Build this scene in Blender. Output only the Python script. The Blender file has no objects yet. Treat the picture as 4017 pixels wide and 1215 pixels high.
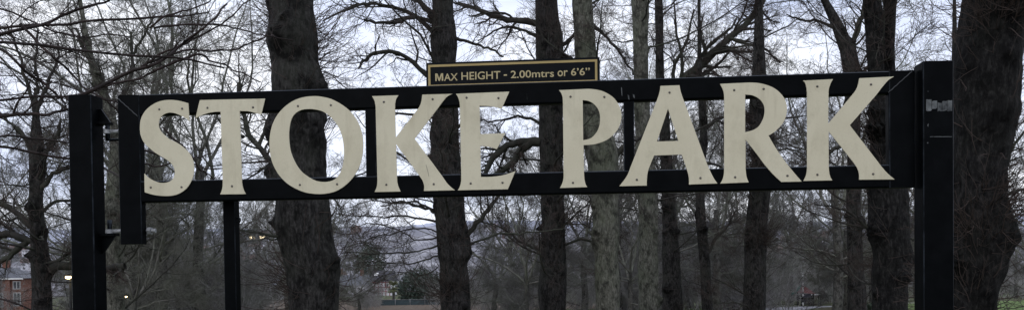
import bpy, math, random
import numpy as np
from mathutils import Vector, noise as mnoise
from mathutils.geometry import tessellate_polygon

SC = bpy.context.scene
COL = SC.collection
rng = np.random.default_rng(7)

SC.view_settings.view_transform = "Standard"
SC.view_settings.look = "None"
SC.view_settings.exposure = 0.0
SC.view_settings.gamma = 1.0
# ------------------------------------------------------------------ camera
F_PX, CX, CY, EYE = 3000.0, 2008.5, 1100.0, 1.72
PITCH, ROLL = math.radians(-1.0), math.radians(-0.7)
FW = np.array([0, math.cos(PITCH), math.sin(PITCH)])
_R0 = np.array([1.0, 0, 0]); _U0 = np.cross(_R0, FW)
RT = math.cos(ROLL) * _R0 + math.sin(ROLL) * _U0
UP = -math.sin(ROLL) * _R0 + math.cos(ROLL) * _U0
CAM = np.array([0, 0, EYE])

def ray(px, py):
    return FW + RT * (px - CX) / F_PX - UP * (py - CY) / F_PX

def W(px, py, d):
    """world point seen at photo pixel, at depth Y = d"""
    r = ray(px, py)
    return CAM + r * (d / r[1])

cam = bpy.data.cameras.new("camera")
cam.sensor_width = 36.0
cam.lens = F_PX / 4017 * 36.0
cam.shift_y = (CY - 607.5) / 4017
cam.clip_start = 0.05
cam.clip_end = 9000
camo = bpy.data.objects.new("camera", cam)
COL.objects.link(camo)
from mathutils import Matrix
camo.matrix_world = Matrix(((RT[0], UP[0], -FW[0], 0), (RT[1], UP[1], -FW[1], 0), (RT[2], UP[2], -FW[2], EYE), (0, 0, 0, 1)))
SC.camera = camo

# ------------------------------------------------------------------ object helpers
def empty(name, loc, rz=0.0):
    o = bpy.data.objects.new(name, None)
    o.empty_display_size = 0.2
    o.location = loc
    o.rotation_euler = (0, 0, rz)
    COL.objects.link(o)
    return o

def tag(o, label=None, cat=None, group=None, kind=None):
    if label: o["label"] = label
    if cat: o["category"] = cat
    if group: o["group"] = group
    if kind: o["kind"] = kind
    return o

def thing(name, label, cat, loc=(0, 0, 0), rz=0.0, group=None):
    return tag(empty(name, loc, rz), label, cat, group)

def meshobj(name, mesh, mat=None, parent=None):
    o = bpy.data.objects.new(name, mesh)
    if mat is not None:
        for m in (mat if isinstance(mat, (list, tuple)) else [mat]):
            mesh.materials.append(m)
    COL.objects.link(o)
    if parent is not None:
        o.parent = parent
    return o

class MB:
    """collects geometry for ONE mesh"""
    def __init__(s):
        s.v = []; s.f = []; s.mi = []; s.sm = []; s.n = 0
    def add(s, v, f, mi=0, smooth=False):
        v = np.asarray(v, float).reshape(-1, 3)
        s.v.append(v)
        for q in f:
            s.f.append([i + s.n for i in q]); s.mi.append(mi); s.sm.append(smooth)
        s.n += len(v)
    def box(s, x0, x1, y0, y1, z0, z1, mi=0):
        v = [(x, y, z) for x in (x0, x1) for y in (y0, y1) for z in (z0, z1)]
        s.add(v, [(0, 1, 3, 2), (4, 6, 7, 5), (0, 4, 5, 1), (2, 3, 7, 6), (0, 2, 6, 4), (1, 5, 7, 3)], mi)
    def tube(s, pts, r, k=8, cap=True, mi=0, smooth=True):
        P = np.asarray(pts, float); m = len(P)
        r = np.broadcast_to(np.asarray(r, float), (m,))
        V, Fq = tube_arrays(P[None], r[None], k)
        f = [list(q) for q in Fq]
        if cap:
            s.add(V, f, mi, smooth)
            base = s.n - len(V)
            s.f.append([base + i for i in range(k)][::-1]); s.mi.append(mi); s.sm.append(False)
            s.f.append([base + (m - 1) * k + i for i in range(k)]); s.mi.append(mi); s.sm.append(False)
        else:
            s.add(V, f, mi, smooth)
    def mesh(s, name):
        me = bpy.data.meshes.new(name)
        me.from_pydata(np.concatenate(s.v).tolist(), [], s.f)
        me.polygons.foreach_set("material_index", s.mi)
        me.polygons.foreach_set("use_smooth", s.sm)
        me.update()
        return me
    def build(s, name, mat, parent=None):
        return meshobj(name, s.mesh(name), mat, parent)

def quad_mesh(name, V, Q, mi=None, smooth=True):
    """fast mesh from numpy arrays of quads"""
    me = bpy.data.meshes.new(name)
    n = len(Q); k = Q.shape[1]
    me.vertices.add(len(V)); me.vertices.foreach_set("co", np.ascontiguousarray(V, np.float32).ravel())
    me.loops.add(n * k); me.loops.foreach_set("vertex_index", np.ascontiguousarray(Q, np.int32).ravel())
    me.polygons.add(n)
    me.polygons.foreach_set("loop_start", np.arange(0, n * k, k, dtype=np.int32))
    me.polygons.foreach_set("loop_total", np.full(n, k, np.int32))
    if mi is not None:
        me.polygons.foreach_set("material_index", np.asarray(mi, np.int32))
    me.polygons.foreach_set("use_smooth", np.full(n, smooth, bool))
    me.update(calc_edges=True)
    return me

def tube_arrays(P, R, k):
    """P (n,m,3) polylines, R (n,m) radii -> verts and quads"""
    n, m, _ = P.shape
    T = np.empty_like(P)
    T[:, 1:-1] = P[:, 2:] - P[:, :-2]
    T[:, 0] = P[:, 1] - P[:, 0]; T[:, -1] = P[:, -1] - P[:, -2]
    T /= np.linalg.norm(T, axis=2, keepdims=True) + 1e-12
    D = P[:, -1] - P[:, 0]
    ref = np.where(np.abs(D[:, 2:3]) > 0.75 * np.linalg.norm(D, axis=1, keepdims=True), np.array([[1.0, 0.13, 0]]), np.array([[0.07, 0.05, 1.0]]))
    A = np.cross(T, ref[:, None, :]); A /= np.linalg.norm(A, axis=2, keepdims=True) + 1e-12
    B = np.cross(T, A)
    th = np.arange(k) * 2 * math.pi / k
    V = P[:, :, None, :] + R[:, :, None, None] * (A[:, :, None, :] * np.cos(th)[None, None, :, None] + B[:, :, None, :] * np.sin(th)[None, None, :, None])
    idx = np.arange(n * m * k).reshape(n, m, k)
    a = idx[:, :-1, :]; b = idx[:, 1:, :]
    Q = np.stack([a, np.roll(a, -1, 2), np.roll(b, -1, 2), b], -1).reshape(-1, 4)
    return V.reshape(-1, 3), Q

# ------------------------------------------------------------------ materials
def mat_new(name):
    m = bpy.data.materials.new(name); m.use_nodes = True
    nt = m.node_tree
    return m, nt, nt.nodes["Principled BSDF"]

def N(nt, t, **kw):
    n = nt.nodes.new(t)
    for k, v in kw.items():
        if k.startswith("i_"):
            n.inputs[k[2:].replace("_", " ")].default_value = v
        else:
            setattr(n, k, v)
    return n

def ramp(nt, fac, stops):
    r = nt.nodes.new("ShaderNodeValToRGB")
    e = r.color_ramp.elements
    while len(e) < len(stops): e.new(0.5)
    for q, (p, c) in zip(e, stops):
        q.position = p
        q.color = (c, c, c, 1) if isinstance(c, (int, float)) else (*c, 1)
    nt.links.new(fac, r.inputs[0])
    return r.outputs[0]

def noise_tex(nt, scale, detail=4, rough=0.55, stretch=None, coord="Object"):
    tc = N(nt, "ShaderNodeTexCoord")
    src = tc.outputs[coord]
    if stretch:
        mp = N(nt, "ShaderNodeMapping"); mp.inputs["Scale"].default_value = stretch
        nt.links.new(src, mp.inputs[0]); src = mp.outputs[0]
    n = N(nt, "ShaderNodeTexNoise"); n.inputs["Scale"].default_value = scale
    n.inputs["Detail"].default_value = detail; n.inputs["Roughness"].default_value = rough
    nt.links.new(src, n.inputs["Vector"])
    return n.outputs["Fac"]

def mixc(nt, fac, a, b, mode="MIX"):
    m = N(nt, "ShaderNodeMix", data_type="RGBA", blend_type=mode)
    for s, v in ((m.inputs[6], a), (m.inputs[7], b)):
        if isinstance(v, tuple): s.default_value = (*v, 1)
        else: nt.links.new(v, s)
    if isinstance(fac, (int, float)): m.inputs[0].default_value = fac
    else: nt.links.new(fac, m.inputs[0])
    return m.outputs[2]

def simple(name, c1, c2=None, scale=4.0, rough=0.8, spec=0.3, stretch=None, bump=0.0, emit=None, metal=0.0):
    m, nt, b = mat_new(name)
    b.inputs["Roughness"].default_value = rough
    b.inputs["Specular IOR Level"].default_value = spec
    b.inputs["Metallic"].default_value = metal
    fac = noise_tex(nt, scale, 5, 0.6, stretch)
    col = ramp(nt, fac, [(0.3, c1), (0.7, c2 if c2 else c1)])
    nt.links.new(col, b.inputs["Base Color"])
    if bump:
        bm = N(nt, "ShaderNodeBump"); bm.inputs["Strength"].default_value = bump; bm.inputs["Distance"].default_value = 0.01
        nt.links.new(fac, bm.inputs["Height"]); nt.links.new(bm.outputs[0], b.inputs["Normal"])
    if emit:
        b.inputs["Emission Color"].default_value = (*emit[0], 1); b.inputs["Emission Strength"].default_value = emit[1]
    return m

def bark(name, dark, mid, light, moss, moss_amt=0.5):
    m, nt, b = mat_new(name)
    b.inputs["Roughness"].default_value = 0.9; b.inputs["Specular IOR Level"].default_value = 0.12
    fine = noise_tex(nt, 15.0, 10, 0.74, (1.5, 1.5, 0.5))
    big = noise_tex(nt, 1.7, 4, 0.6, (1, 1, 0.6))
    c = ramp(nt, fine, [(0.38, dark), (0.5, mid), (0.63, light)])
    mf = ramp(nt, big, [(0.45, 0.0), (0.62, moss_amt)])
    c = mixc(nt, mf, c, moss)
    blot = noise_tex(nt, 3.4, 8, 0.75, (1.2, 1.2, 0.9))
    c = mixc(nt, ramp(nt, blot, [(0.40, 0.85), (0.52, 0.0)]), c, tuple(x * 0.35 for x in dark))
    at = N(nt, "ShaderNodeAttribute"); at.attribute_name = "burr"
    c = mixc(nt, at.outputs["Fac"], c, tuple(x * 0.45 for x in dark))
    nt.links.new(c, b.inputs["Base Color"])
    crack = noise_tex(nt, 15.0, 10, 0.75, (1.4, 1.4, 0.4))
    bm = N(nt, "ShaderNodeBump"); bm.inputs["Strength"].default_value = 1.0; bm.inputs["Distance"].default_value = 0.05
    nt.links.new(crack, bm.inputs["Height"]); nt.links.new(bm.outputs[0], b.inputs["Normal"])
    return m

def wood(name, a, bb, moss=None):
    m, nt, b = mat_new(name)
    b.inputs["Roughness"].default_value = 0.8; b.inputs["Specular IOR Level"].default_value = 0.2
    c = ramp(nt, noise_tex(nt, 3.0, 3, 0.6), [(0.35, a), (0.65, bb)])
    if moss: c = mixc(nt, ramp(nt, noise_tex(nt, 0.9, 2, 0.5), [(0.4, 0.0), (0.65, 0.7)]), c, moss)
    nt.links.new(c, b.inputs["Base Color"])
    return m

BARK = bark("lime_bark", (0.009, 0.0088, 0.0087), (0.03, 0.0285, 0.028), (0.072, 0.069, 0.067), (0.04, 0.043, 0.034), 0.45)
BARK_GREEN = bark("mossy_bark", (0.055, 0.055, 0.046), (0.115, 0.115, 0.095), (0.21, 0.205, 0.18), (0.105, 0.118, 0.082), 0.6)
BARK_DARK = bark("wet_dark_bark", (0.005, 0.005, 0.0052), (0.015, 0.0145, 0.0145), (0.042, 0.040, 0.039), (0.013, 0.014, 0.011), 0.4)
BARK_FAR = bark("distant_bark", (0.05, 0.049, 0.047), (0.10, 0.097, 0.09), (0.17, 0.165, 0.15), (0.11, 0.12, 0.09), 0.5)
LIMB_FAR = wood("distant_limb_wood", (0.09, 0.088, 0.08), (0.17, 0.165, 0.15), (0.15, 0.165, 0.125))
LIMB = wood("limb_wood", (0.018, 0.017, 0.016), (0.045, 0.041, 0.037), (0.042, 0.047, 0.033))
TWIG = wood("twig_wood", (0.03, 0.023, 0.02), (0.07, 0.052, 0.046))
TWIG_RED = wood("reddish_twig_wood", (0.014, 0.011, 0.011), (0.035, 0.024, 0.022))
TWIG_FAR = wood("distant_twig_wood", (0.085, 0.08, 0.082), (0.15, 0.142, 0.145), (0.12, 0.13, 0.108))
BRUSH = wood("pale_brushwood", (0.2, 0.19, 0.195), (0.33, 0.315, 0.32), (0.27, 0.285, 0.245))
TWIG_GREY = wood("grey_green_twig_wood", (0.09, 0.09, 0.078), (0.16, 0.156, 0.136), (0.13, 0.138, 0.108))

# black painted steel
def paint_black():
    m, nt, b = mat_new("black_gloss_paint")
    b.inputs["Specular IOR Level"].default_value = 0.03
    n = noise_tex(nt, 14.0, 6, 0.65)
    base = ramp(nt, n, [(0.4, (0.0016, 0.0021, 0.0027)), (0.75, (0.0035, 0.0042, 0.0052))])
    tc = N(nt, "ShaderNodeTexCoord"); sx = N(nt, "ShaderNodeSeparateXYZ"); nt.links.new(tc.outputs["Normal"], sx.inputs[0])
    sky_top = ramp(nt, sx.outputs["Z"], [(0.35, 0.0), (0.85, 0.9)])
    c = mixc(nt, sky_top, base, (0.055, 0.065, 0.08))  # sky reflection on upward-facing rounded edges, painted into the base colour
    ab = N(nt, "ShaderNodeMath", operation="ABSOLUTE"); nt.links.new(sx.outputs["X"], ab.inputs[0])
    edge_sheen = ramp(nt, ab.outputs[0], [(0.3, 0.0), (0.6, 0.55), (0.8, 0.55), (0.97, 0.0)])
    sheen_noise = ramp(nt, noise_tex(nt, 9.0, 6, 0.7), [(0.42, 0.15), (0.62, 1.0)])
    mm = N(nt, "ShaderNodeMath", operation="MULTIPLY"); nt.links.new(edge_sheen, mm.inputs[0]); nt.links.new(sheen_noise, mm.inputs[1])
    c = mixc(nt, mm.outputs[0], c, (0.05, 0.06, 0.075))  # broken sky sheen along upright rounded corners, also put into the colour
    nt.links.new(c, b.inputs["Base Color"])
    nt.links.new(ramp(nt, noise_tex(nt, 5.0, 5, 0.6), [(0.3, 0.28), (0.7, 0.5)]), b.inputs["Roughness"])
    bm = N(nt, "ShaderNodeBump"); bm.inputs["Strength"].default_value = 0.12; bm.inputs["Distance"].default_value = 0.002
    nt.links.new(noise_tex(nt, 60.0, 3, 0.6), bm.inputs["Height"]); nt.links.new(bm.outputs[0], b.inputs["Normal"])
    return m
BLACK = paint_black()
CHIP = simple("bare_scraped_metal", (0.012, 0.014, 0.017), (0.15, 0.162, 0.168), 30.0, 0.7, 0.3)
GALV = simple("galvanised_steel", (0.16, 0.165, 0.175), (0.34, 0.35, 0.37), 40.0, 0.5, 0.4, metal=0.3)
WELD = simple("weld_bead_paint", (0.02, 0.022, 0.026), (0.05, 0.055, 0.06), 50.0, 0.5, 0.4)
SCREW = simple("screw_metal", (0.04, 0.035, 0.03), (0.12, 0.11, 0.1), 200.0, 0.5, 0.4)

def cream_paint():
    m, nt, b = mat_new("cream_letter_paint")
    b.inputs["Roughness"].default_value = 0.6; b.inputs["Specular IOR Level"].default_value = 0.2
    c = ramp(nt, noise_tex(nt, 3.5, 5, 0.6), [(0.3, (0.53, 0.488, 0.365)), (0.7, (0.60, 0.56, 0.43))])
    g = ramp(nt, noise_tex(nt, 7.0, 8, 0.72, (1, 1, 0.7)), [(0.5, 0.0), (0.72, 0.38)])
    c = mixc(nt, g, c, (0.31, 0.28, 0.195))
    s = ramp(nt, noise_tex(nt, 220.0, 2, 0.5), [(0.62, 0.0), (0.75, 0.35)])
    c = mixc(nt, s, c, (0.30, 0.27, 0.18))
    st = ramp(nt, noise_tex(nt, 26.0, 3, 0.6, (1, 1, 0.12)), [(0.58, 0.0), (0.76, 0.35)])
    c = mixc(nt, st, c, (0.33, 0.29, 0.2))
    nt.links.new(c, b.inputs["Base Color"])
    return m
CREAM = cream_paint()
GOLD = simple("old_gold_paint", (0.30, 0.225, 0.09), (0.38, 0.285, 0.12), 9.0, 0.55, 0.3)
GOLD_TEXT = simple("pale_gold_lettering", (0.36, 0.30, 0.165), (0.44, 0.37, 0.21), 20.0, 0.55, 0.3)
PANEL = simple("sign_panel_black", (0.003, 0.004, 0.0055), (0.006, 0.007, 0.009), 9.0, 0.5, 0.06)

# ------------------------------------------------------------------ world and sun
SUN_EL, SUN_AZ = math.radians(32), math.radians(205)      # behind the camera, veiled by cloud
def make_world():
    w = bpy.data.worlds.new("World"); SC.world = w; w.use_nodes = True
    nt = w.node_tree; bg = nt.nodes["Background"]
    sky = N(nt, "ShaderNodeTexSky", sky_type="NISHITA"); sky.sun_disc = False
    sky.sun_elevation = SUN_EL; sky.sun_rotation = SUN_AZ; sky.air_density = 1.2; sky.dust_density = 2.0
    tc = N(nt, "ShaderNodeTexCoord")
    mp = N(nt, "ShaderNodeMapping"); mp.inputs["Scale"].default_value = (1.0, 1.0, 2.6); mp.inputs["Location"].default_value = (0.35, 0.2, 0.0)
    nt.links.new(tc.outputs["Generated"], mp.inputs[0])
    n1 = N(nt, "ShaderNodeTexNoise"); n1.inputs["Scale"].default_value = 3.0; n1.inputs["Detail"].default_value = 7; n1.inputs["Roughness"].default_value = 0.52
    nt.links.new(mp.outputs[0], n1.inputs["Vector"])
    cloud = ramp(nt, n1.outputs["Fac"], [(0.35, (0.53, 0.59, 0.77)), (0.47, (0.67, 0.72, 0.86)), (0.6, (0.86, 0.88, 0.94))])
    sc = N(nt, "ShaderNodeVectorMath", operation="SCALE"); nt.links.new(cloud, sc.inputs[0]); sc.inputs["Scale"].default_value = 14.8
    c = mixc(nt, 0.93, sky.outputs[0], sc.outputs[0])
    nt.links.new(c, bg.inputs["Color"]); bg.inputs["Strength"].default_value = 0.1
make_world()
sun = bpy.data.lights.new("veiled_sun", "SUN"); sun.energy = 0.5; sun.angle = math.radians(30); sun.color = (1.0, 0.95, 0.87)
suno = bpy.data.objects.new("veiled_sun", sun); COL.objects.link(suno)
# sun direction: Nishita rotation is clockwise from +Y
sd = Vector((math.sin(SUN_AZ) * math.cos(SUN_EL), math.cos(SUN_AZ) * math.cos(SUN_EL), math.sin(SUN_EL)))
suno.rotation_euler = sd.to_track_quat("Z", "Y").to_euler(); suno.location = (0, -10, 30)

# ------------------------------------------------------------------ ground and hills
def gz(x, y):
    """height of the ground"""
    x = np.asarray(x, float); y = np.asarray(y, float)
    z = np.interp(y, [-60, 8, 130, 220, 320, 420, 700, 1200, 2000, 2700, 4200], [0.6, 0, -4.0, -5.5, -9, -6, 24, 55, 100, 150, 120])
    far = np.clip((y - 300) / 700, 0, 1)
    z = z + far * (10 * np.sin(x / 310 + 1.3) + 7 * np.sin(x / 140 + y / 300))
    z = z + 0.12 * np.sin(x / 7.0) * np.sin(y / 9.0) * np.clip((y - 12) / 20, 0, 1)
    return z

def grid(xs, ys, zf):
    X, Y = np.meshgrid(xs, ys)
    V = np.stack([X, Y, zf(X, Y)], -1).reshape(-1, 3)
    nx, ny = len(xs), len(ys)
    i = np.arange(ny * nx).reshape(ny, nx)
    Q = np.stack([i[:-1, :-1], i[:-1, 1:], i[1:, 1:], i[1:, :-1]], -1).reshape(-1, 4)
    return V, Q

def ground_mat():
    m, nt, b = mat_new("winter_grass_ground")
    b.inputs["Roughness"].default_value = 0.95; b.inputs["Specular IOR Level"].default_value = 0.1
    g = ramp(nt, noise_tex(nt, 6.0, 6, 0.65), [(0.35, (0.05, 0.075, 0.028)), (0.65, (0.085, 0.115, 0.045))])
    d = ramp(nt, noise_tex(nt, 0.35, 5, 0.6), [(0.42, 1.0), (0.58, 0.0)])
    c = mixc(nt, d, g, (0.065, 0.05, 0.036))
    nt.links.new(c, b.inputs["Base Color"])
    return m
def hill_mat():
    m, nt, b = mat_new("hazy_wooded_hillside")
    b.inputs["Roughness"].default_value = 1.0; b.inputs["Specular IOR Level"].default_value = 0.0
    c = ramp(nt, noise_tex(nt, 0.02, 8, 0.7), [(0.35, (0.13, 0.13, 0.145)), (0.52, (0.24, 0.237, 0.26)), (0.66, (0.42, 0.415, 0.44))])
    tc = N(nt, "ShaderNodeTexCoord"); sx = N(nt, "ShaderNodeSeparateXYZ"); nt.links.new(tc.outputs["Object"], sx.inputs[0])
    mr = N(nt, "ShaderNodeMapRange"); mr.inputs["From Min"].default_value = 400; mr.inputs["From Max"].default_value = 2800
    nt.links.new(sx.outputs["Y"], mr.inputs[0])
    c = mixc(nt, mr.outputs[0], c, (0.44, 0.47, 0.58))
    nt.links.new(c, b.inputs["Base Color"])
    return m
xs = np.concatenate([np.linspace(-260, -42, 30), np.linspace(-40, 40, 81), np.linspace(42, 260, 30)])
ys = np.concatenate([np.linspace(-60, 110, 120), np.linspace(114, 330, 40)])
V, Q = grid(xs, ys, gz)
tag(meshobj("ground", quad_mesh("ground", V, Q), ground_mat()), kind="structure")
def hz(x, y):
    z = gz(x, y)
    return z + rng.uniform(-1, 1, x.shape) * np.clip((y - 330) / 100, 0, 1) * (2.5 + y / 900)
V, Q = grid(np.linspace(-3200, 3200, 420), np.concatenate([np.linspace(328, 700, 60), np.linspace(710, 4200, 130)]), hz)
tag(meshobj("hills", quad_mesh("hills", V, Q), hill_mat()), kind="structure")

def gpt(px, py):
    """point of the ground seen at a pixel"""
    r = ray(px, py)
    d = 5.0
    while d < 3000:
        p = CAM + r * (d / r[1])
        if p[2] <= float(gz(p[0], p[1])): return p
        d *= 1.004
    return p

# ------------------------------------------------------------------ GATE
A0, B0 = 3.136, -0.08
RZ = math.atan(B0)
NU = np.array([1, B0, 0]) / math.hypot(1, B0); NW = np.array([-B0, 1, 0]) / math.hypot(1, B0)
GO = np.array([0, A0, 0.0])            # gate origin (on the ground line below its middle)
def G(px, py, w=0.0):
    """photo pixel -> (u, z) on the gate plane pushed back by w"""
    r = ray(px, py)
    o = GO + NW * w
    t = np.dot(o - CAM, NW) / np.dot(r, NW)
    p = CAM + r * t
    return float(np.dot(p - GO, NU)), float(p[2])

def rhs(mb, u0, u1, w0, w1, z0, z1, axis, rad=0.007, n=4, mi=0):
    """rounded hollow section along u or z with flat ends"""
    if axis == "u": a0, a1, c0, c1, L0, L1 = w0, w1, z0, z1, u0, u1
    else: a0, a1, c0, c1, L0, L1 = u0, u1, w0, w1, z0, z1
    prof = []
    for cx_, cy_, t0 in ((a1 - rad, c1 - rad, 0), (a0 + rad, c1 - rad, 90), (a0 + rad, c0 + rad, 180), (a1 - rad, c0 + rad, 270)):
        for i in range(n + 1):
            t = math.radians(t0 + 90 * i / n)
            prof.append((cx_ + rad * math.cos(t), cy_ + rad * math.sin(t)))
    k = len(prof)
    mk = (lambda p, L: (L, p[0], p[1])) if axis == "u" else (lambda p, L: (p[0], p[1], L))
    v = [mk(p, L0) for p in prof] + [mk(p, L1) for p in prof]
    f = [(i, (i + 1) % k, k + (i + 1) % k, k + i) for i in range(k)]
    if axis == "z":
        pass
    mb.add(v, [q for i, q in enumerate(f) if i % (n + 1) != n], mi, True)
    mb.add(v, [q for i, q in enumerate(f) if i % (n + 1) == n], mi, False)
    mb.add(v, [tuple(range(k))[::-1], tuple(range(k, 2 * k))], mi, False)

DP = 0.040
zt = (G(650, 369)[1] + G(3586, 274)[1]) / 2
zb = (G(650, 792, DP)[1] + G(3591, 733, DP)[1]) / 2 - 0.004
zti = (G(1042, 448.5, DP)[1] + G(3165, 383, DP)[1]) / 2       # underside of the top rail
zbi = (G(760, 704)[1] + G(3130, 654)[1]) / 2                  # top of the bottom rail
ul0, ul1 = G(461, 500)[0], G(548, 500)[0]
ur0, ur1 = G(3488, 500)[0], G(3592, 500)[0]
zs = G(510, 957)[1]
gate = thing("height_barrier_gate", "black steel swing gate frame carrying large cream letters and a height notice", "height barrier", GO, RZ)
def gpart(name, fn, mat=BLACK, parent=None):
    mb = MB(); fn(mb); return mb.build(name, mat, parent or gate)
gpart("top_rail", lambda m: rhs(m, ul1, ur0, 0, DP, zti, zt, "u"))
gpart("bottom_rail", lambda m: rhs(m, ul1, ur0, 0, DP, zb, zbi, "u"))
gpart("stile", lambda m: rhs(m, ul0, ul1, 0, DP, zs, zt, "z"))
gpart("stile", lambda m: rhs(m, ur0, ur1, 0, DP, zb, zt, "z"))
for pa, pb in ((1433, 1474), (2448, 2489)):
    y_ = 560
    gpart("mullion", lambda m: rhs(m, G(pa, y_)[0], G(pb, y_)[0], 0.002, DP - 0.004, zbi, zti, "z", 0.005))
# rain drops hanging under the bottom rail
def drops(m):
    r4 = random.Random(3)
    for _ in range(110):
        u = r4.uniform(ul1, ur0); rr = r4.uniform(0.0014, 0.0030); k = 8
        prof = [(0.6, 0.6), (1.0, 0.0), (0.8, -0.7), (0.3, -1.15)]
        w_ = DP - 0.006
        v = [(u + rr * a * math.cos(6.2832 * i / k), w_ + rr * a * math.sin(6.2832 * i / k), zb + rr * b) for a, b in prof for i in range(k)]
        m.add(v, [(j * k + i, j * k + (i + 1) % k, (j + 1) * k + (i + 1) % k, (j + 1) * k + i) for j in range(3) for i in range(k)] + [tuple(3 * k + i for i in range(k))], 0, True)
WATER = simple("rain_water", (0.03, 0.035, 0.04), (0.06, 0.065, 0.07), 60.0, 0.08, 0.6)
tag(gpart("rain_drops", drops, WATER), kind="stuff")
# mitre welds
def weld(m, a, b):
    (u0, z0), (u1, z1) = G(*a), G(*b)
    n = 14
    m.tube([(u0 + (u1 - u0) * i / n, -0.0005, z0 + (z1 - z0) * i / n + 0.0012 * math.sin(i * 2.1)) for i in range(n + 1)], 0.0022, 6)
gpart("weld_seam", lambda m: weld(m, (464, 388), (541, 457)), WELD)
gpart("weld_seam", lambda m: weld(m, (3484, 364), (3577, 281)), WELD)

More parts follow.
